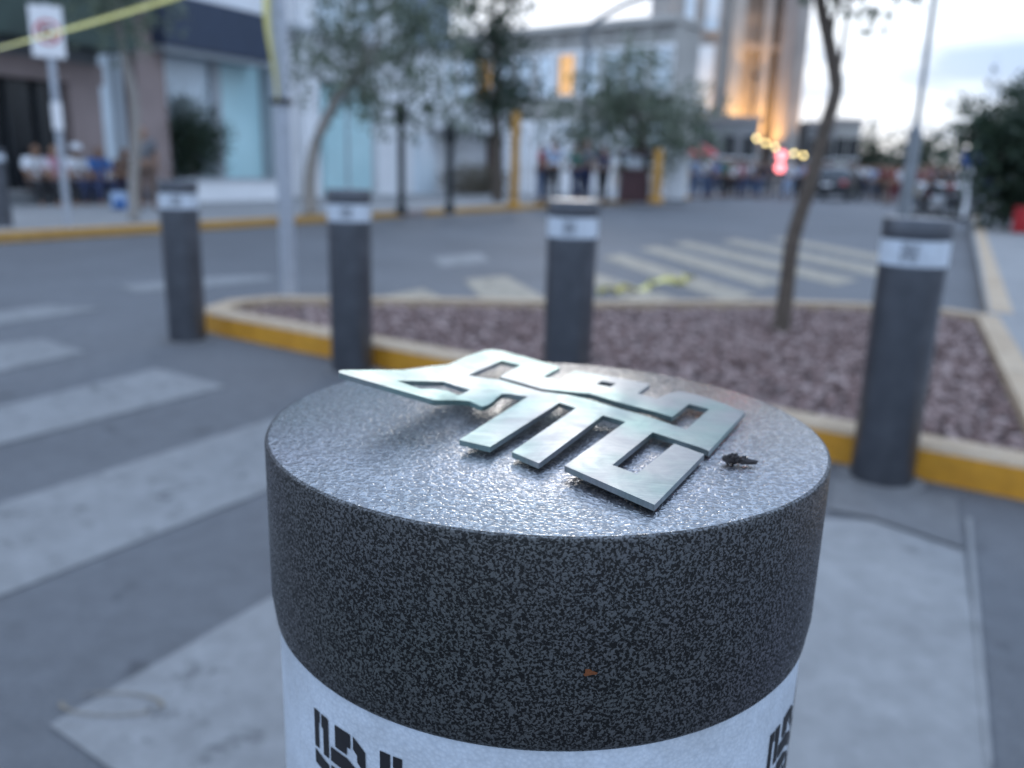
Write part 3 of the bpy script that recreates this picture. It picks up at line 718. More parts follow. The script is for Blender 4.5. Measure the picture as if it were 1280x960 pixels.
m_stone_d = mat('church_stone_dark', (.30, .27, .255), .9, var=.18, scale=.5, bump=.4, bscale=8)
m_brown = mat('brown_wood', (.11, .06, .045), .6, var=.3, scale=6)
m_house = mat('grey_house_wall', (.22, .22, .225), .85, var=.18, scale=.7)
m_maroon = mat('maroon_paint', (.06, .022, .026), .5, var=.3, scale=4)
m_yellow = mat('yellow_post_paint', (.40, .20, .025), .5, var=.2, scale=5)
m_black = mat('black_metal', (.02, .024, .028), .5, var=.3, scale=6)
m_red = mat('red_plastic', (.42, .02, .025), .4, var=.15, scale=5)
m_blue = mat('blue_sign_paint', (.03, .10, .42), .5, var=.1)
m_lit = mat('lit_window', (.5, .3, .1), .5, emit=(1, .50, .13), estr=.5, var=.3, scale=1.5)

class Facade:
    """a building whose front lies on the plane n = n0 across the street"""
    def __init__(s, name, px, n0, label, cat='building'):
        s.n0 = n0; s.s0, _ = ONN(px, 230, n0); s.t = thing(name, W(s.s0, n0, 0), label, cat, rz=STREET_Z)
    def part(s, name, x0, y0, x1, y1, off, dep, m, parent=None, base=False, bevel=0):
        n = s.n0 + off; ym = (y0 + y1) / 2
        a, _ = ONN(x0, ym, n); b_, _ = ONN(x1, ym, n); _, zt = ONN((x0 + x1) / 2, y0, n); _, zb = ONN((x0 + x1) / 2, y1, n)
        if base: zb = KH - .02
        return box(name, a - s.s0, b_ - s.s0, off, off + dep, zb, zt, m, parent or s.t, bevel)
    def raw(s, name, a, b_, off, dep, zb, zt, m, parent=None): return box(name, a - s.s0, b_ - s.s0, off, off + dep, zb, zt, m, parent or s.t)

A_ = Facade('shop_building', 100, 16, 'left shop building with pinkish pillars, dark entrance and navy fascia')
sa, _ = ONN(-120, 200, 16); sb, _ = ONN(349, 200, 16); 
A_.raw('wall', sa, sb - .05, 1.3, 9, KH - .02, 9.5, m_pink)
A_.part('door', -60, 96, 92, 240, .35, .1, m_dark, base=True)
for xx in (12, 50): A_.part('door_mullion', xx, 96, xx + 3, 240, .25, .08, m_black, base=True)
A_.part('lintel', -60, 70, 128, 97, 0, .4, m_pink)
A_.part('column', 92, 97.5, 130, 240, .02, .32, m_pink, base=True)
A_.part('balcony_fascia', -60, -40, 166, 48, -.9, 2, m_green)
A_.part('beam', -60, 50, 120, 69, -.1, 1.2, m_grey)
A_.part('window', 128, 52, 172, 240, .30, .06, m_glass_p, base=True)
A_.part('window_bar', 146, 52, 149, 240, .22, .07, m_frame, base=True)
A_.part('pillar', 170, -60, 206, 240, -.15, .5, m_pink, base=True)
A_.part('fascia', 206, 6, 338, 66, -.6, 1.6, m_navy)
A_.part('fascia_trim', 206, 66.5, 338, 73, -.5, 1.5, m_frame)
A_.part('upper_wall', 206, -70, 338, 5, 0, 1.1, m_white)
A_.part('window', 206.5, 74, 267, 240, .3, .06, m_glass_p, base=True)
A_.part('mullion', 267, 74, 279, 240, .2, .15, m_frame, base=True)
A_.part('window', 279, 74, 340, 240, .3, .06, m_glass, base=True)
A_.part('corner_pillar', 338, -60, 351, 240, -.1, .6, m_frame, base=True)
PW = Facade('planter_wall', 300, 15.0, 'low white planter wall below the shop windows', 'planter')
PW.part('wall', 238, 226, 356, 258, 0, .25, m_white, base=True); PW.part('coping', 236, 223, 358, 226, -.04, .34, m_frame)
LE = Facade('stone_ledge', 90, 15.2, 'low grey stone ledge with people sitting on it', 'ledge')
LE.part('seat', -70, 238, 200, 243, 0, .5, m_side, bevel=.01); LE.part('support', -68, 243.3, 198, 258, .03, .4, m_grey, base=True)

B_ = Facade('white_building', 460, 16, 'white building with a tall teal window behind the feathery tree')
sa, _ = ONN(352, 200, 16); sb, _ = ONN(566, 200, 16)
B_.raw('wall', sa + .05, sb, .3, 9, KH - .02, 11, m_white)
B_.part('window', 406, 108, 464, 240, .1, .15, m_glass, base=True)
B_.part('window_frame', 401, 104, 469, 108, .05, .2, m_frame); B_.part('window_bar', 434, 108, 436, 240, .06, .05, m_frame, base=True)
B_.part('pilaster', 378, -60, 398, 240, .0, .28, m_white, base=True); B_.part('pilaster', 472, -60, 494, 240, .0, .28, m_white, base=True)
B_.part('cladding', 522, -60, 565, 58, -.1, .38, mat('blue_grey_cladding', (.20, .25, .32), .5, var=.1, scale=2))
B_.part('ledge', 352, 44, 520, 52, -.1, .38, m_frame)
for x0, x1 in ((400, 430), (440, 468), (500, 520)): B_.part('window', x0, -30, x1, 36, .2, .12, m_glass_p)
B_.part('door', 520, 170, 545, 240, .2, .12, m_glass_p, base=True)

GH = Facade('gatehouse', 610, 16, 'small white gatehouse with flat canopy left of the yellow post')
GH.part('wall', 569, 167, 648, 240, .4, 3, m_white, base=True)
GH.part('canopy', 567, 136, 647, 166, -.8, 4.2, m_white, bevel=.02)
GH.part('door', 612, 168, 628, 240, .25, .14, m_brown, base=True); GH.part('door_frame', 628, 168, 632, 240, .2, .2, m_frame, base=True)
hb = W(ONN(595, 240, 15.0)[0], 15.0, KH)
hd = thing('hedge', hb, 'dry brownish hedge under the gatehouse canopy', 'hedge')
leaves('foliage', [(hb + U2 * k + Vector((0, 0, .42)), (.42, .35, .38)) for k in (-1.2, -.7, -.2, .3, .8, 1.2)], 3200, .13, m_leaf_b, hd, 31, hollow=.1, origin=hb)
for k in (-1.2, -.7, -.2, .3, .8, 1.2): tubes('stem', [([(U2 * k + Vector((0, 0, -.02))), U2 * k + Vector((.03, 0, .5))], [.03, .015])], m_bark, hd, 6)

# picket fence
fs0, _ = ONN(652, 230, 14.8); fs1, _ = ONN(764, 230, 14.8)
fe = thing('picket_fence', W(fs0, 14.8, KH - .02), 'tall white picket fence before the long pale building', 'fence', rz=STREET_Z)
npk = 26; Lf = fs1 - fs0
pk = None
for k in range(npk):
    x = Lf * k / (npk - 1)
    if pk is None: pk = box('picket', -.09, .09, 0, .05, 0, 2.45, m_white, fe)
    else:
        c = pk.copy(); COL.objects.link(c); c.location = (x, 0, 0)
for z in (.5, 1.9): box('rail', 0, Lf, .055, .1, z, z + .1, m_white, fe)

# long pale building facing the crossing
P1 = AT(548, 200, 61); P2 = AT(834, 200, 50); P1.z = P2.z = 0
ax = (P2 - P1); LL = ax.length; ax.normalize(); angC = math.atan2(ax.y, ax.x)
CB = thing('long_building', P1, 'long pale building with flat roof and a few lit windows', 'building', rz=angC)
box('wall', 0, LL, .2, 3, 0, 9.1, m_cream, CB); box('cornice', -.3, LL + .15, -.35, 3.1, 9.1, 9.5, m_cream, CB, .05)
box('string_course', -.05, LL + .05, .02, .21, 4.4, 4.7, m_cream, CB); box('plinth', -.05, LL + .05, .0, .21, 0, .9, m_stone, CB)
nw = 11; spc = LL / nw
win_fr = []
for i in range(nw):
    for (z0, z1) in ((1.5, 3.7), (5.5, 7.8)):
        xc = spc * (i + .5)
        # lit where the photograph shows a warm window
        q = P1 + ax * xc; dx = q.x / q.y; pxl = 640 + F_PX * dx / math.cos(PITCH)
        lit = z0 > 5 and any(abs(pxl - t) < 12 for t in (586, 704, 766))
        wn = box('window', xc - .62, xc + .62, .10, .198, z0, z1, m_lit if lit else m_glass_p, CB)
        for (a, b_, c, d_) in ((-.8, -.625, z0 - .1, z1 + .25), (.625, .8, z0 - .1, z1 + .25), (-.62, .62, z1 + .003, z1 + .25), (-.62, .62, z0 - .2, z0 - .003)):
            box('window_surround', xc + a, xc + b_, .0, .19, c, d_, m_white, wn)
        box('window_bar', xc - .04, xc + .04, .05, .095, z0, z1, m_white, wn)
for i in range(nw + 1): box('pilaster', spc * i - .3, spc * i + .3, .03, .21, .95, 4.38, m_cream, CB); box('pilaster', spc * i - .3, spc * i + .3, .03, .21, 4.72, 9.08, m_cream, CB)

# church with lit portico
YC = 60
def cx_at(px): return AT(px, 150, YC).x
ox = cx_at(957)
CH = thing('church', (ox, YC, 0), 'tall stone church tower with warmly lit recesses', 'church')
def cbox(name, x0, x1, y0, y1, z0, z1, m, parent=None): return box(name, cx_at(x0) - ox, cx_at(x1) - ox, y0, y1, z0, z1, m, parent or CH)
cbox('nave_wall', 828, 905, .6, 9, 0, 19, m_stone)
cbox('tower_wall', 905.2, 1004, 1.6, 9, 0, 24, m_stone)
for (a, b_, y0, mm) in ((905.2, 921, 0, m_cream), (946, 956, .3, m_stone), (967, 984, -.1, m_stone_d), (984.2, 1001, .25, m_stone)):
    pl = cbox('pillar', a, b_, y0, 1.59, 0, 22, mm)
    cbox('pillar_base', a - 1.5, b_ + 1.5, y0 - .15, y0 - .01, 0, 1.2, mm, CH)
cbox('cornice', 903, 1003, -.5, 1.2, 22.02, 23, m_stone)
for z in (9.2, 12.9): cbox('balcony_rail', 921.2, 966.8, .5, .8, z, z + .35, m_stone_d)
for (a, b_, z0, z1) in ((848, 860, 9.6, 14), (874, 890, 10.4, 14), (868, 888, 5.2, 9.4), (840, 852, 4.6, 8.4)):
    wn = cbox('window', a, b_, .45, .59, z0, z1, m_glass_p); cbox('window_sill', a - 2, b_ + 2, .3, .44, z0 - .3, z0 - .02, m_cream, wn)
cbox('nave_cornice', 828, 904.8, .2, .59, 15, 15.5, m_cream)
for (px, zl, e, yy) in ((933, 5.2, 1500, .75), (961.5, 5.0, 620, .75), (934, 9.9, 160, .9)):
    ld = bpy.data.lights.new('church_uplight', 'SPOT'); ld.energy = e * .95; ld.color = (1, .52, .14); ld.spot_size = rad(120); ld.spot_blend = .8; ld.shadow_soft_size = .15
    lo = bpy.data.objects.new('church_uplight', ld); COL.objects.link(lo); lo.location = (cx_at(px), YC + yy - 1.9, zl - 2.2); lo.rotation_euler = (rad(180 - 22), 0, 0)
    lh = lathe('floodlight', [(.16, 0), (.2, .1), (.2, .3), (.12, .34)], m_black, CH, 16, loc=(cx_at(px) - ox, yy - 1.9, zl - 2.65))
    tubes('floodlight_stem', [([(cx_at(px) - ox, yy - 1.9, 0), (cx_at(px) - ox, yy - 1.9, zl - 2.64)], [.05, .05])], m_black, CH, 8)

# low houses at the end of the street
def house(x0, x1, ytop, Y, dep, m, label, nwin, pitched=False):
    a = AT(x0, 200, Y); b_ = AT(x1, 200, Y); zt = AT((x0 + x1) / 2, ytop, Y).z; wdt = b_.x - a.x
    t = thing('low_house', ((a.x + b_.x) / 2, Y, 0), label, 'house', 'low houses at the end of the street')
    box('wall', -wdt / 2, wdt / 2, 0, dep, 0, zt, m, t); box('parapet', -wdt / 2 - .1, wdt / 2 + .1, -.1, dep + .1, zt + .002, zt + .35, m_stone_d, t)
    for k in range(nwin):
        xc = wdt * ((k + .5) / nwin - .5); wn = box('window', xc - .4, xc + .4, -.03, -.003, zt * .5, zt * .8, m_dark, t); box('window_sill', xc - .5, xc + .5, -.12, -.004, zt * .5 - .1, zt * .5 - .003, m_white, wn)
    box('door', wdt * .1, wdt * .1 + .9, -.03, -.003, 0, 2.1, m_brown, t)
house(874, 946, 152, 54, 5, m_house, 'low grey house in front of the church', 3)
house(1006, 1040, 158, 62, 8, m_house, 'narrow grey house right of the church tower', 2)
house(1040.5, 1072, 155, 64, 8, m_cream, 'pale far house behind the bent tree trunk', 2)

# ================================================================== POLES, SIGNS, STREET FURNITURE
def pole(name, base, prof, label, cat, m, parts=None, seg=20):
    t = thing(name, base, label, cat); lathe('post', prof, m, t, seg)
    return t
pl = Vector((-1.61, 5.93, .055)); pL = pole('steel_pole', pl, [(.054, 0), (.054, 5.2), (.03, 5.22)], 'galvanised steel pole at the left end of the gravel planter', 'pole', m_steel)
lathe('base_plate', [(.13, 0), (.13, .015), (.06, .02)], m_steel, pL, 24, loc=(0, 0, .004)); zb = AT(363, 130, pl.y).z
box('clamp', -.066, .066, -.066, .066, zb - .06, zb - .02, m_black, pL, .01)
pr = G(1112, 392, .06); zs = AT(1141, 168, pr.y).z
pR = pole('steel_pole', pr, [(.047, 0), (.047, zs - .06), (.04, zs - .02), (.019, zs), (.016, 6.2)], 'tapering steel pole behind the rightmost bollard', 'pole', mat('weathered_steel', (.20, .22, .24), .5, .4, .2, 15))
lathe('base_plate', [(.14, 0), (.14, .015), (.07, .02)], m_steel, pR, 24, loc=(0, 0, .004))
# caution tape from the left pole out of the picture, with a hanging tail
m_tape = mat('caution_tape', (.62, .55, .16), .35, var=.1, scale=3, spec=.6)
def ribbon(name, pts, wd, material, twist=0., up=Vector((0, 0, 1)), parent=None):
    V, Fc = [], []; n = len(pts)
    for i, p in enumerate(pts):
        d_ = (Vector(pts[min(i + 1, n - 1)]) - Vector(pts[max(i - 1, 0)])).normalized(); a = (up - d_ * up.dot(d_)).normalized(); b_ = d_.cross(a)
        t = twist * i / n; q = a * math.cos(t) + b_ * math.sin(t); k = d_.cross(q) * .0006
        V += [Vector(p) + q * wd / 2 + k, Vector(p) - q * wd / 2 + k, Vector(p) - q * wd / 2 - k, Vector(p) + q * wd / 2 - k]
    for i in range(n - 1):
        for k in range(4): a = i * 4 + k; b_ = i * 4 + (k + 1) % 4; Fc.append((a, b_, b_ + 4, a + 4))
    Fc += [(3, 2, 1, 0), tuple(4 * (n - 1) + k for k in range(4))]
    return py_obj(name, V, Fc, material, parent, False)
tie = AT(347, -47, 5.86); far_end = AT(-420, 150, 4.6)
mid_ = [tie.lerp(far_end, k) - Vector((0, 0, .30 * k * (1 - k))) for k in np.linspace(0, 1, 40)]
tape = ribbon('caution_tape', mid_, .03, m_tape, 2.2); tag(tape, 'yellow caution tape stretched across the upper left corner to the pole', 'tape')
tail = [tie + Vector((-.058 - .02 * math.sin(k * 5), -.02 + .02 * math.cos(k * 6), -k * .85)) for k in np.linspace(0, 1, 24)]
ribbon('tape_tail', tail, .05, m_tape, 1.2, Vector((1, 0, 0)), tape)
# crumpled tape on the road behind the planter
rg = np.random.default_rng(2); q0 = G(748, 371); q1 = G(872, 349)
pts = [q0.lerp(q1, k) + Vector((.05 * math.sin(k * 19), .10 * math.sin(k * 13 + 1), .03 + .022 * math.sin(k * 31))) for k in np.linspace(0, 1, 60)]
tag(ribbon('caution_tape', pts, .06, m_tape, 14., Vector((.3, .2, .9)).normalized()), 'crumpled yellow tape lying on the road behind the planter', 'tape')

# no parking sign
b = G(86, 283, KH); sg = thing('parking_sign', b, 'white no parking sign with red ring on a steel post at upper left', 'sign', rz=.45)
zt = AT(66, 8, b.y).z - KH; zb = AT(66, 78, b.y).z - KH
lathe('post', [(.045, -.01), (.045, zt + .02)], m_steel, sg, 16)
m_sw = mat('sign_white', (.78, .78, .80), .45, var=.05); m_sr = mat('sign_red', (.50, .05, .06), .45, var=.1)
pn = box('panel', -.20, .17, -.062, -.05, zb + .05, zt, m_sw, sg, .004); zc = (zt + zb) / 2 + .02
def flat_ring(name, r0_, r1_, y, m, parent, zc, xc=-.01, n=40):
    V = []; Fc = []
    for k in range(n):
        a = 2 * math.pi * k / n
        for r in (r0_, r1_): V.append((xc + r * math.cos(a), y, zc + r * math.sin(a)))
    for k in range(n): a = 2 * k; b_ = 2 * ((k + 1) % n); Fc.append((a, a + 1, b_ + 1, b_))
    return py_obj(name, V, Fc, m, parent)
flat_ring('red_ring', .118, .15, -.0645, m_sr, pn, zc)
box('letter', -.08, -.045, -.0665, -.0625, zc - .07, zc + .07, m_black, pn)
for z in (-.07, -.012, .046): box('letter', -.044, .05, -.0665, -.0625, zc + z, zc + z + .024, m_black, pn)
sl = box('red_slash', -.13, .13, -.069, -.0667, -.015, .015, m_sr, pn); sl.location = (-.01, 0, zc); sl.rotation_euler = (0, rad(45), 0)
box('small_plate', -.06, .06, -.058, -.047, AT(68, 162, b.y).z - KH, AT(68, 128, b.y).z - KH, m_sw, sg)

def simple_pole(name, px, py, ytop, wpx, m, label, cat, z0=KH, head=None):
    b = G(px, py, z0); zt = AT(px, ytop, b.y).z - z0; r = wpx * b.y / F_PX / 2
    t = thing(name, b, label, cat); lathe('post', [(r, -.01), (r, zt * .97), (r * .8, zt)], m, t, 16)
    lathe('base', [(r * 1.7, -.01), (r * 1.7, .12), (r * 1.05, .2)], m, t, 16)
    if head == 'lantern': 
        lathe('lantern', [(r * .9, zt), (r * 1.9, zt + .08), (r * 2.1, zt + .3), (r * .9, zt + .42), (r * .3, zt + .48)], m, t, 12)
    return t
yp = simple_pole('signal_post', 642, 262, 140, 10.5, m_yellow, 'yellow painted signal post beside the gatehouse', 'post')
simple_pole('signal_post', 819, 254, 186, 11, m_yellow, 'shorter yellow post next to the dark booth', 'post')
simple_pole('lamp_post', 502, 268, 158, 8.5, m_black, 'slim dark lamp post before the white building', 'lamp post', head='lantern')
simple_pole('lamp_post', 562, 266, 180, 8, m_black, 'slim dark lamp post left of the gatehouse', 'lamp post', head='lantern')
b = AT(726, 252, 29); b.z = KH; sl_ = thing('street_lamp', b, 'tall street lamp with curved arm above the pale building', 'street lamp')
ar = [AT(726, 60, 29) - b, AT(732, 40, 29) - b, AT(752, 22, 29) - b, AT(780, 6, 29) - b, AT(812, -6, 29) - b]; zz_ = (AT(726, 60, 29) - b).z
lathe('post', [(.13, -.01), (.09, zz_)], m_grey, sl_, 14)
pth = smooth_path([Vector((0, 0, zz_ - .1))] + ar[1:], 6); tubes('arm', [(pth, [.085] * len(pth))], m_grey, sl_, 10)
hd_ = ar[-1]; box('lamp_head', hd_.x - .05, hd_.x + .75, hd_.y - .13, hd_.y + .13, hd_.z - .05, hd_.z + .08, m_steel, sl_, .03)

# dark booth, white column stand, red bin, blue sign
b = AT(790, 253, 26.4); b.z = KH; kx = 26.4 / F_PX
bo = thing('dark_booth', b, 'dark maroon street booth with small roof under the wide tree', 'booth')
box('body', -.42, .42, -.35, .35, -.01, .95, m_maroon, bo, .02); box('counter', -.48, .48, -.42, .40, .953, 1.0, m_brown, bo, .01)
for sx in (-.4, .4):
    for sy in (-.32, .32): box('roof_post', sx - .03, sx + .03, sy - .03, sy + .03, 1.0, 1.42, m_black, bo)
box('poster', -.22, .22, -.30, -.29, 1.0, 1.36, m_frame, bo); box('roof', -.52, .52, -.46, .44, 1.42, 1.5, m_maroon, bo, .02)
b = AT(843, 252, 28); b.z = KH
wc = thing('display_stand', b, 'white upright display stand right of the dark booth', 'stand'); box('panel', -.3, .3, -.12, .12, .06, 1.75, m_white, wc, .04); box('foot', -.36, .36, -.25, .25, -.01, .058, m_grey, wc, .01)
b = G(1282, 291, KH); bi = thing('red_bin', b, 'red drum bin on the right pavement under the dark tree', 'bin')
lathe('drum', [(.24, 0), (.25, .02), (.25, .26), (.26, .27), (.25, .28), (.25, .44)], m_red, bi, 28); lathe('rim', [(.26, .443), (.268, .455), (.26, .47), (.2, .475)], m_red, bi, 28)
b = G(1204, 272, KH); Yb = b.y; bs = thing('blue_sign', b, 'small blue sign on a pale post among the crowd at right', 'sign')
zt = AT(1204, 185, Yb).z - KH; zb_ = AT(1204, 208, Yb).z - KH; lathe('post', [(.05, -.01), (.05, zt)], m_white, bs, 14); box('panel', -.3, .3, -.075, -.055, zb_, zt, m_blue, bs, .004)
box('arrow', -.16, .16, -.079, -.0755, (zb_ + zt) / 2 - .03, (zb_ + zt) / 2 + .03, m_sw, bs)
b = AT(1203, 250, 45); b.z = 0; mast = thing('radio_mast', (AT(1220, 235, 75).x, 75, 0), 'thin far radio mast above the right trees', 'mast')
for sx in (-.35, .35): tubes('leg', [([(sx, 0, 0), (sx * .5, 0, AT(1220, 78, 75).z)], [.06, .04])], m_steel, mast, 6)
for k in range(1, 12): box('rung', -.34 + .01 * k, .34 - .01 * k, -.03, .03, k * 1.0, k * 1.0 + .06, m_steel, mast)

# string of small warm bulbs and a red warning lamp
L0, L1 = AT(940, 168, 40), AT(1012, 194, 40)
b0 = Vector((L0.x, 40, 0)); stg = thing('string_lights', b0, 'string of small warm bulbs between two thin posts before the church', 'string lights')
def sagp(k): return L0.lerp(L1, k) - Vector((0, 0, .12 * math.sin(math.pi * k))) - b0
for k, zx in ((0, L0), (1, L1)): tubes('support_post', [([Vector((zx.x, 40, 0)) - b0, zx - b0], [.035, .03])], m_black, stg, 8)
tubes('cable', [([sagp(k) for k in np.linspace(0, 1, 16)], [.012] * 16)], m_black, stg, 6)
m_bulb = mat('warm_bulb', (1, .8, .4), .4, emit=(1, .78, .32), estr=7, var=.01)
bme = None
for k in np.linspace(.08, .9, 6):
    p = sagp(k)
    if bme is None: o = lathe('bulb', [(.01, -.14), (.05, -.11), (.065, -.07), (.04, -.03), (.015, 0)], m_bulb, stg, 12); bme = o
    else: o = bme.copy(); COL.objects.link(o)
    o.location = p
b = G(971, 249, 0); rl = thing('warning_lamp', b, 'glowing red lamp pair on a thin post among the crowd', 'lamp')
m_redl = mat('red_lamp_glow', (1, .2, .2), .4, emit=(1, .22, .24), estr=3.2, var=.01)
lathe('post', [(.04, 0), (.04, 1.1)], m_black, rl, 12); box('housing', -.2, .2, .02, .2, 1.1, 2.25, m_black, rl, .03)
for z in (1.38, 1.9): lathe('lens', [(.03, 0), (.15, .01), (.19, .04), (.2, .06)], m_redl, rl, 20).matrix_local = Matrix.Translation((0, -.045, z)) @ Matrix.Rotation(rad(-90), 4, 'X')
# ================================================================== PEOPLE
def skin_mesh(name, joints, edges, sub=1):
    me = bpy.data.meshes.new(name); keys = list(joints)
    me.from_pydata([joints[k][0] for k in keys], [], [(keys.index(a), keys.index(b_)) for a, b_ in edges]); me.update()
    o = bpy.data.objects.new(name, me); COL.objects.link(o)
    m1 = o.modifiers.new('s', 'SKIN'); m1.use_smooth_shade = True; m2 = o.modifiers.new('d', 'SUBSURF'); m2.levels = sub; m2.render_levels = sub
    for i, k in enumerate(keys):
        r = joints[k][1]; me.skin_vertices[0].data[i].radius = r if isinstance(r, tuple) else (r, r)
    me.skin_vertices[0].data[0].use_root = True
    dg = bpy.context.evaluated_depsgraph_get(); dg.update()
    out = bpy.data.meshes.new_from_object(o.evaluated_get(dg)); out.name = name
    bpy.data.objects.remove(o); bpy.data.meshes.remove(me)
    for p in out.polygons: p.use_smooth = True
    return out
def pose(kind):
    J = dict(pelvis=((0, 0, .93), (.125, .10)), spine=((0, .005, 1.12), (.115, .09)), chest=((0, 0, 1.30), (.14, .10)), neck=((0, .01, 1.45), .052), jaw=((0, .03, 1.52), (.066, .075)), skull=((0, .015, 1.60), (.072, .085)), crown=((0, .005, 1.665), .045))
    if kind == 'walk':
        L = [(.17, .23, .23, .22, (.02, .12, .16)), (-.17, -.22, -.23, -.22, (-.03, -.06, -.02))]
        legs = {1: ((.09, .01, .87), (.10, .17, .50), (.10, .14, .09), (.10, .27, .05)), -1: ((-.09, -.01, .87), (-.10, -.03, .48), (-.10, -.27, .13), (-.10, -.18, .04))}
        arms = {1: ((.17, 0, 1.37), (.22, -.08, 1.12), (.23, .04, .90), (.23, .09, .81)), -1: ((-.17, 0, 1.37), (-.22, .09, 1.12), (-.22, .22, .94), (-.22, .28, .87))}
    elif kind == 'phone':
        legs = {1: ((.09, 0, .87), (.11, .02, .49), (.12, -.01, .08), (.13, .13, .035)), -1: ((-.09, 0, .87), (-.11, .03, .49), (-.11, 0, .08), (-.13, .14, .035))}
        arms = {1: ((.17, 0, 1.37), (.22, .03, 1.12), (.13, .23, 1.18), (.09, .29, 1.24)), -1: ((-.17, 0, 1.37), (-.22, 0, 1.12), (-.22, .05, .88), (-.21, .07, .79))}
    elif kind == 'sit':
        J = {k: ((p[0][0], p[0][1], p[0][2] - .48), p[1]) for k, p in J.items()}
        J['chest'] = ((0, .06, .82), (.14, .10)); J['neck'] = ((0, .11, .96), .052); J['jaw'] = ((0, .15, 1.02), (.066, .075)); J['skull'] = ((0, .14, 1.10), (.072, .085)); J['crown'] = ((0, .13, 1.165), .045)
        legs = {1: ((.10, .04, .43), (.14, .42, .47), (.13, .45, .08), (.14, .59, .035)), -1: ((-.10, .04, .43), (-.14, .41, .47), (-.13, .50, .08), (-.14, .64, .035))}
        arms = {1: ((.17, .07, .89), (.23, .16, .67), (.12, .36, .60), (.06, .42, .57)), -1: ((-.17, .07, .89), (-.23, .17, .67), (-.12, .36, .58), (-.05, .42, .56))}
    else:
        legs = {1: ((.09, 0, .87), (.10, .02, .49), (.10, -.01, .08), (.12, .13, .035)), -1: ((-.09, 0, .87), (-.10, .02, .49), (-.11, -.01, .08), (-.13, .12, .035))}
        arms = {1: ((.17, 0, 1.37), (.225, -.01, 1.12), (.23, .05, .88), (.225, .08, .79)), -1: ((-.17, 0, 1.37), (-.225, -.02, 1.12), (-.23, .04, .88), (-.225, .07, .79))}
    return J, legs, arms
PM = {}
def person_meshes(kind):
    if kind in PM: return PM[kind]
    J, legs, arms = pose(kind); core = [('pelvis', 'spine'), ('spine', 'chest'), ('chest', 'neck'), ('neck', 'jaw'), ('jaw', 'skull'), ('skull', 'crown')]
    body = dict(J); E1 = list(core); shirt = {k: (J[k][0], tuple(r + .018 for r in J[k][1])) for k in ('pelvis', 'spine', 'chest')}; shirt['collar'] = ((Vector(J['neck'][0]) - Vector((0, 0, .03))).to_tuple(), (.075, .068)); ES = [('pelvis', 'spine'), ('spine', 'chest'), ('chest', 'collar')]
    trs = dict(pelvis=(J['pelvis'][0], (.146, .122))); ET = []
    shoes = {}
    for s in (1, -1):
        sh, el, wr, ha = arms[s]; hp, kn, an, to = legs[s]
        mid = Vector(wr).lerp(Vector(ha), .5).to_tuple()
        body.update({f'sh{s}': (sh, .062), f'el{s}': (el, .043), f'wr{s}': (wr, .030), f'pm{s}': (mid, (.022, .042)), f'ha{s}': (ha, (.016, .034)), f'hp{s}': (hp, .092), f'kn{s}': (kn, .060), f'an{s}': (an, .040), f'to{s}': (to, .034)})
        E1 += [('chest', f'sh{s}'), (f'sh{s}', f'el{s}'), (f'el{s}', f'wr{s}'), (f'wr{s}', f'pm{s}'), (f'pm{s}', f'ha{s}'), ('pelvis', f'hp{s}'), (f'hp{s}', f'kn{s}'), (f'kn{s}', f'an{s}'), (f'an{s}', f'to{s}')]
        shirt.update({f'sh{s}': (sh, .078), f'el{s}': (Vector(sh).lerp(Vector(el), .85).to_tuple(), .060)}); ES += [('chest', f'sh{s}'), (f'sh{s}', f'el{s}')]
        trs.update({f'hp{s}': (hp, .108), f'kn{s}': (kn, .078), f'an{s}': (Vector(kn).lerp(Vector(an), .88).to_tuple(), .062)}); ET += [('pelvis', f'hp{s}'), (f'hp{s}', f'kn{s}'), (f'kn{s}', f'an{s}')]
        shoes[s] = skin_mesh('shoe', {'a': ((an[0], an[1] - .03, .045), (.05, .045)), 'b': ((Vector(an).lerp(Vector(to), .6)[0], Vector(an).lerp(Vector(to), .6)[1], .04), (.05, .04)), 'c': ((to[0], to[1] + .02, .032), (.042, .03))}, [('a', 'b'), ('b', 'c')])
    sk = Vector(J['skull'][0])
    hair = skin_mesh('hair', {'t': ((sk + Vector((0, -.012, .035))).to_tuple(), (.085, .095)), 'b': ((sk + Vector((0, -.045, -.02))).to_tuple(), (.078, .06)), 'n': ((sk + Vector((0, -.05, -.09))).to_tuple(), (.06, .035))}, [('t', 'b'), ('b', 'n')])
    fb = bmesh.new()                                     # small face features: nose and ears
    for c, r in (((0, .105, -.035), (.014, .02, .024)), ((.078, 0, -.03), (.012, .02, .03)), ((-.078, 0, -.03), (.012, .02, .03))):
        for v in bmesh.ops.create_icosphere(fb, subdivisions=1, radius=1)['verts']: v.co = Vector((v.co.x * r[0], v.co.y * r[1], v.co.z * r[2])) + sk + Vector(c)
    bd = skin_mesh('body', body, E1); fb.from_mesh(bd); bm2 = bpy.data.meshes.new('body'); fb.to_mesh(bm2); fb.free(); bpy.data.meshes.remove(bd)
    for p in bm2.polygons: p.use_smooth = True
    PM[kind] = dict(body=bm2, shirt=skin_mesh('shirt', shirt, ES), trousers=skin_mesh('trousers', trs, ET), hair=hair, shoe1=shoes[1], shoe2=shoes[-1]); return PM[kind]
CLO = {'white': (.62, .64, .68), 'navy': (.02, .03, .075), 'blue': (.03, .12, .34), 'black': (.014, .014, .017), 'grey': (.16, .165, .18), 'maroon': (.13, .018, .026), 'red': (.34, .03, .035), 'pink': (.55, .28, .36),
       'brown': (.13, .085, .065), 'green': (.03, .13, .11), 'denim': (.06, .10, .19), 'khaki': (.24, .19, .12), 'pale blue': (.32, .42, .58), 'orange': (.42, .15, .03), 'cream': (.5, .46, .38)}
def cloth(c): return mat('cloth_' + c.replace(' ', '_'), CLO[c], .85, var=.25, scale=6)
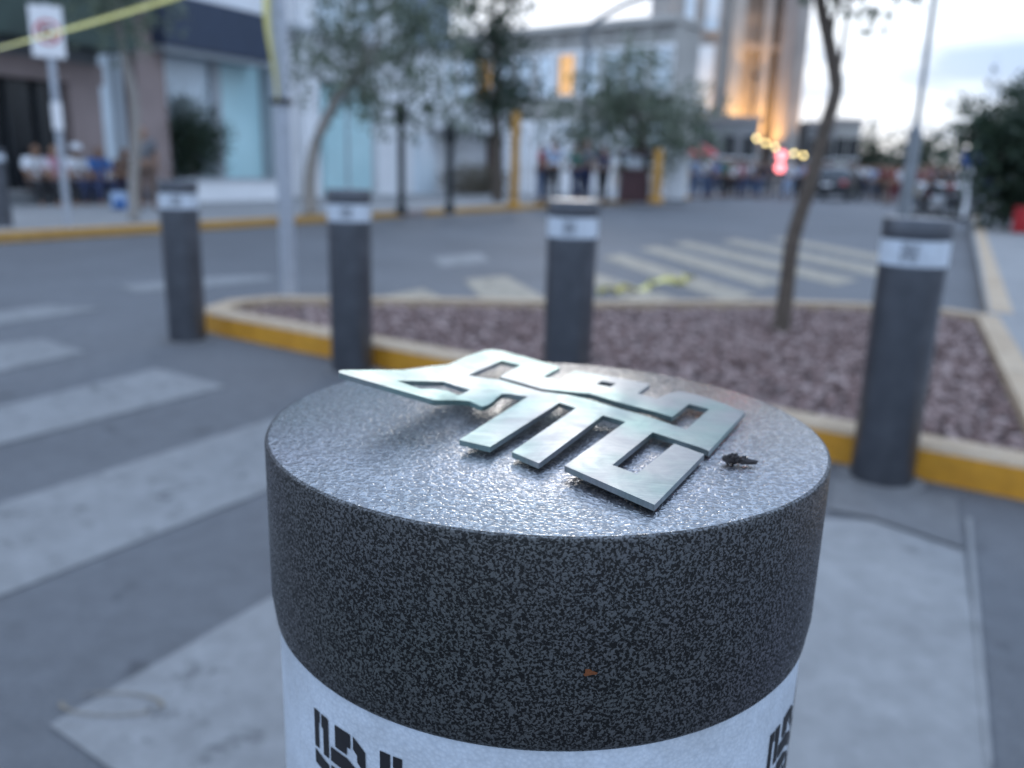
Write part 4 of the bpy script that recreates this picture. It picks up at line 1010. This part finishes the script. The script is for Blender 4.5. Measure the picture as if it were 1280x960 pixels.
SK = [mat('skin_a', (.30, .17, .11), .6, var=.08), mat('skin_b', (.22, .12, .075), .6, var=.08)]
HA = [mat('hair_black', (.012, .010, .010), .6, var=.3), mat('hair_brown', (.05, .028, .018), .6, var=.3)]
def person(loc, kind, top, legs_, rz, label, group, sc=1., shoe='black', hair=0):
    t = thing('person', loc, label, 'person', group, rz); t.scale = (sc, sc, sc); ms = person_meshes(kind)
    for nm, key, m in (('body', 'body', SK[hash(label) % 2 if False else len(label) % 2]), ('shirt', 'shirt', cloth(top)), ('trousers', 'trousers', cloth(legs_)), ('hair', 'hair', HA[hair]), ('shoe', 'shoe1', cloth(shoe)), ('shoe', 'shoe2', cloth(shoe))):
        o = bpy.data.objects.new(nm, ms[key]); COL.objects.link(o); o.parent = t
        if not ms[key].materials: ms[key].materials.append(m)
        o.material_slots[0].link = 'OBJECT'; o.material_slots[0].material = m
    return t
# seated on the ledge at the left
ez = ONN(90, 238, 15.2)[1]
for (px, top, lg, sh, hr, lb) in ((48, 'white', 'black', 'white', 0, 'person in white seated farthest left on the stone ledge'),
                           (70, 'pink', 'black', 'white', 1, 'person in a pink top and dark trousers seated on the stone ledge'),
                           (97, 'white', 'navy', 'pink', 1, 'person in a white cap with pink shoes seated on the ledge'),
                           (127, 'blue', 'navy', 'pink', 0, 'person in a bright blue shirt seated on the ledge'),
                           (157, 'brown', 'navy', 'black', 0, 'person in a brown jacket seated at the right end of the ledge')):
    s_, _ = ONN(px, 240, 15.3)
    p = W(s_, 15.38, ez - .345); pp = person(p, 'sit', top, lg, STREET_Z + math.pi + random.uniform(-.25, .25), lb, 'people sitting on the ledge', shoe=sh, hair=hr)
    if px == 97:
        cp = lathe('cap', [(.11, 0), (.115, .03), (.095, .09), (.04, .125), (.005, .13)], cloth('white'), pp, 20, loc=(0, .13, 1.10))
b = G(186, 262, KH)
sp = person(b, 'phone', 'grey', 'brown', STREET_Z + math.pi * .8, 'person in grey and brown standing behind the left bollard with a black bag', 'people by the shop', sc=.86)
box('shoulder_bag', -.17, .17, -.30, -.14, 1.02, 1.42, cloth('black'), sp, .04)
b = G(150, 262, KH); bg_ = thing('backpack', b, 'pale blue backpack on the pavement before the seated people', 'backpack', rz=.5); bg_.scale = (.8, .8, .75)
box('bag_body', -.17, .17, -.12, .12, 0, .40, cloth('pale blue'), bg_, .05); box('bag_pocket', -.12, .12, -.17, -.125, .04, .22, cloth('blue'), bg_, .02)
tubes('carry_handle', [([(-.05, 0, .395), (-.03, 0, .44), (.03, 0, .44), (.05, 0, .395)], [.012] * 4)], cloth('navy'), bg_, 6)

# the crowd at the end of the street; position from the feet
CR = [ # px, feet y, top, trousers, kind, hint
 (676, 254, 'red', 'denim', 'stand', 'beside the picket fence'), (690, 255, 'pale blue', 'black', 'phone', 'beside the picket fence'), (718, 254, 'green', 'navy', 'walk', 'beside the picket fence'), (731, 254, 'grey', 'navy', 'stand', 'beside the picket fence'), (752, 254, 'navy', 'black', 'stand', 'left of the dark booth'),
 (866, 249, 'pale blue', 'denim', 'stand', 'under the red sunshade'), (880, 249, 'white', 'denim', 'phone', 'under the red sunshade'), (893, 248, 'blue', 'navy', 'walk', 'right of the red sunshade'), (904, 248, 'green', 'black', 'stand', 'in front of the low grey house'),
 (914, 247, 'white', 'black', 'stand', 'in front of the low grey house'), (925, 248, 'pink', 'navy', 'phone', 'in front of the low grey house'), (935, 247, 'white', 'denim', 'walk', 'in front of the low grey house'), (946, 248, 'black', 'denim', 'stand', 'left of the red lamp'), (957, 248, 'navy', 'grey', 'stand', 'left of the red lamp'),
 (984, 249, 'white', 'pale blue', 'walk', 'right of the red lamp'), (994, 249, 'pale blue', 'black', 'stand', 'right of the red lamp'), (1004, 247, 'pink', 'denim', 'stand', 'left of the dark car'), (1015, 248, 'grey', 'black', 'phone', 'left of the dark car'),
 (1066, 249, 'white', 'denim', 'stand', 'right of the dark car'), (1076, 250, 'white', 'navy', 'walk', 'right of the dark car'), (1087, 250, 'pale blue', 'grey', 'stand', 'right of the dark car'), (1098, 252, 'maroon', 'black', 'stand', 'left of the right steel pole'), (1106, 256, 'maroon', 'brown', 'walk', 'left of the right steel pole'),
 (1114, 254, 'red', 'maroon', 'phone', 'left of the right steel pole'), (1122, 255, 'white', 'maroon', 'stand', 'behind the right steel pole'), (1146, 258, 'maroon', 'khaki', 'stand', 'right of the right steel pole'), (1153, 256, 'orange', 'black', 'walk', 'right of the right steel pole'), (1160, 254, 'white', 'black', 'stand', 'right of the right steel pole'),
 (1170, 255, 'black', 'navy', 'phone', 'right of the right steel pole'), (1180, 256, 'grey', 'black', 'stand', 'by the parked motorcycles'), (1190, 255, 'white', 'grey', 'walk', 'by the parked motorcycles'), (1213, 258, 'maroon', 'black', 'stand', 'right of the blue sign'), (1224, 259, 'navy', 'black', 'phone', 'right of the blue sign'),
 (1234, 260, 'grey', 'denim', 'stand', 'right of the blue sign'), (1247, 262, 'black', 'denim', 'walk', 'under the dark tree'), (1260, 264, 'white', 'black', 'stand', 'under the dark tree'), (1275, 263, 'navy', 'denim', 'phone', 'under the dark tree'),
 (871, 247, 'navy', 'black', 'walk', 'behind the red sunshade'), (888, 247, 'black', 'grey', 'stand', 'behind the red sunshade'), (909, 246, 'black', 'navy', 'walk', 'in front of the low grey house'), (920, 246, 'navy', 'denim', 'stand', 'in front of the low grey house'), (940, 246, 'denim', 'black', 'stand', 'left of the red lamp'),
 (962, 246, 'black', 'black', 'phone', 'behind the red lamp'), (979, 246, 'navy', 'navy', 'stand', 'behind the red lamp'), (1010, 246, 'black', 'denim', 'walk', 'left of the dark car'), (1022, 247, 'navy', 'grey', 'walk', 'left of the dark car'), (1071, 247, 'denim', 'navy', 'phone', 'right of the dark car'),
 (1082, 247, 'black', 'brown', 'stand', 'right of the dark car'), (1093, 249, 'maroon', 'navy', 'phone', 'left of the right steel pole'), (1102, 251, 'red', 'black', 'stand', 'left of the right steel pole'), (1110, 252, 'brown', 'maroon', 'stand', 'left of the right steel pole'), (1156, 258, 'maroon', 'maroon', 'walk', 'right of the right steel pole'),
 (1165, 256, 'navy', 'black', 'stand', 'by the parked motorcycles'), (1175, 257, 'black', 'black', 'walk', 'by the parked motorcycles'), (1185, 258, 'black', 'grey', 'phone', 'by the parked motorcycles'), (1219, 256, 'black', 'black', 'stand', 'right of the blue sign'), (1229, 257, 'black', 'navy', 'walk', 'right of the blue sign')]
for i, (px, fy, top, lg, kd, hint) in enumerate(CR):
    near = px < 800
    p = G(px, fy, KH if near else 0)
    if not near and p.dot(N2) < -.4: p.z = KH - .004
    vb = {'stand': 'standing', 'walk': 'walking', 'phone': 'holding a phone'}[kd]
    person(p, kd, top, lg, random.uniform(0, 6.28), f'{vb} person in {top} top and {lg} trousers {hint}'.replace('holding a phone person', 'phone holding person'), 'people in the far crowd', sc=random.uniform(.94, 1.04), hair=i % 2)
b = G(873, 250, 0); ss = thing('sunshade', b, 'round red sunshade on a thin pole above the far crowd', 'parasol')
lathe('pole', [(.025, 0), (.025, 2.1)], m_steel, ss, 10); lathe('canopy', [(.62, 1.72), (.60, 1.78), (.42, 1.97), (.2, 2.08), (.01, 2.12)], m_red, ss, 16, cap=False)

# parked motorcycles under the dark tree
m_tyre = mat('tyre', (.012, .012, .013), .8, var=.2); m_chrome = mat('chrome', (.55, .56, .58), .2, .9, var=.1)
def wheel(name, x, r, wd, parent):
    g = lathe(name, [(r * .62, -wd * .35), (r * .9, -wd * .5), (r, -wd * .2), (r, wd * .2), (r * .9, wd * .5), (r * .62, wd * .35)], m_tyre, parent, 24, cap=False)
    hb_ = lathe('rim', [(r * .08, -wd * .6), (r * .1, -wd * .2), (r * .6, -wd * .3), (r * .63, 0), (r * .6, wd * .3), (r * .1, wd * .2), (r * .08, wd * .6)], m_chrome, g, 18)
    g.matrix_local = Matrix.Translation((x, 0, r)) @ Matrix.Rotation(rad(90), 4, 'X'); return g
def motorcycle(loc, rz, col, label):
    t = thing('motorcycle', loc, label, 'motorcycle', 'motorcycles parked on the right pavement', rz)
    wheel('wheel', -.62, .30, .11, t); wheel('wheel', .66, .30, .09, t)
    mc = mat('bike_' + col, {'black': (.015, .015, .018), 'red': (.25, .02, .02), 'blue': (.02, .05, .2)}[col], .25, var=.1)
    bm = bmesh.new(); bmesh.ops.create_icosphere(bm, subdivisions=2, radius=1)
    for v in bm.verts: v.co = Vector((v.co.x * .27 + .16, v.co.y * .13, v.co.z * .14 + .80 + .03 * v.co.x))
    bm_obj('fuel_tank', bm, mc, t, True)
    box('engine', -.18, .22, -.13, .13, .28, .62, m_chrome, t, .04); box('seat', -.62, -.06, -.12, .12, .74, .84, m_black, t, .04); box('tail', -.78, -.5, -.08, .08, .66, .76, mc, t, .03)
    tubes('frame', [([(-.62, .0, .30), (-.3, 0, .68), (.1, 0, .70), (.42, 0, .92)], [.03] * 4)], m_black, t, 8)
    for s in (-1, 1): tubes('fork', [([(.66, s * .07, .30), (.44, s * .07, .96)], [.022, .022])], m_chrome, t, 8)
    tubes('handlebar', [([(.30, -.36, 1.04), (.42, -.15, 1.02), (.42, .15, 1.02), (.30, .36, 1.04)], [.015] * 4)], m_black, t, 8)
    lathe('headlight', [(.02, 0), (.09, .03), (.10, .10)], m_chrome, t, 16, loc=(0, 0, 0)).matrix_local = Matrix.Translation((.5, 0, .88)) @ Matrix.Rotation(rad(90), 4, 'Y')
    for s in (-1, 1): lathe('mirror', [(.01, 0), (.055, .01), (.055, .02), (.01, .03)], m_chrome, t, 12).matrix_local = Matrix.Translation((.32, s * .32, 1.2)) @ Matrix.Rotation(rad(90), 4, 'Y'); tubes('mirror_stem', [([(.34, s * .3, 1.035), (.33, s * .32, 1.2)], [.008, .008])], m_black, t, 6)
    tubes('exhaust', [([(.1, -.15, .3), (-.3, -.16, .26), (-.72, -.17, .34)], [.03, .035, .045])], m_chrome, t, 8)
    box('stand', -.12, -.08, .10, .14, -.0, .3, m_black, t)
for (px, py, col, lb) in ((1172, 268, 'black', 'black motorcycle parked nearest the right steel pole'), (1196, 268, 'red', 'dark red motorcycle parked beside the blue sign'), (1219, 270, 'black', 'black motorcycle parked between the blue sign and the red bin'), (1243, 273, 'blue', 'dark blue motorcycle parked left of the red bin')):
    p = G(px, py, KH); motorcycle(p if p.dot(N2) < -.5 else Vector((p.x, p.y, 0)), STREET_Z + rad(70) + random.uniform(-.15, .15), col, lb)

# dark car seen from behind at the end of the street
def car(loc, rz, label):
    t = thing('parked_car', loc, label, 'car', rz=rz)
    m_car = mat('dark_car_paint', (.015, .017, .022), .2, var=.1, spec=.6)
    prof = [(-2.05, .35), (-2.08, .62), (-2.0, .92), (-1.85, .98), (-1.35, 1.38), (-.9, 1.45), (.3, 1.44), (.75, 1.30), (1.25, .95), (1.95, .82), (2.1, .62), (2.1, .35), (1.75, .25), (-1.8, .25)]
    bm = bmesh.new(); secs = []
    for y, k in ((-.86, .0), (-.80, 1.), (.80, 1.), (.86, .0)):
        secs.append([bm.verts.new((x * (1 if z < 1 else .985), y * (1 if z < 1.0 else .84), z if k or z < 1 else z)) for x, z in prof])
    for a, b_ in zip(secs, secs[1:]):
        for i in range(len(prof)): j = (i + 1) % len(prof); bm.faces.new((a[i], a[j], b_[j], b_[i]))
    bm.faces.new(secs[0]); bm.faces.new(secs[-1][::-1]); bm_obj('body', bm, m_car, t)
    py_obj('rear_window', [(-1.80, -.62, 1.035), (-1.80, .62, 1.035), (-1.40, .56, 1.355), (-1.40, -.56, 1.355)], [(0, 1, 2, 3)], m_dark, t).location = (-.012, 0, .01)
    py_obj('windscreen', [(1.2, -.62, 1.0), (1.2, .62, 1.0), (.78, .58, 1.29), (.78, -.58, 1.29)], [(0, 1, 2, 3)], m_dark, t).location = (.012, 0, .012)
    for s in (-1, 1):
        py_obj('side_window', [(-1.3, s * .78, 1.03), (.75, s * .78, 1.03), (.45, s * .735, 1.36), (-1.0, s * .735, 1.37)], [(0, 1, 2, 3)], m_dark, t).location = (0, s * .075, 0)
        box('tail_light', -2.06, -2.0, s * .82, s * .55, .72, .90, m_red, t, .01); box('headlight', 1.98, 2.08, s * .82, s * .5, .60, .74, m_chrome, t, .01)
        box('mirror', .62, .78, s * .88, s * 1.02, .98, 1.1, m_car, t, .02)
        for x in (-1.3, 1.3):
            g = wheel('wheel', x, .32, .2, t); g.location.y = s * .78
    box('rear_bumper', -2.16, -2.085, -.8, .8, .36, .56, m_black, t, .02); box('number_plate', -2.10, -2.085, -.2, .2, .64, .75, m_white, t)
car(G(1043, 250, 0), STREET_Z - rad(3), 'dark car seen from behind at the end of the street')
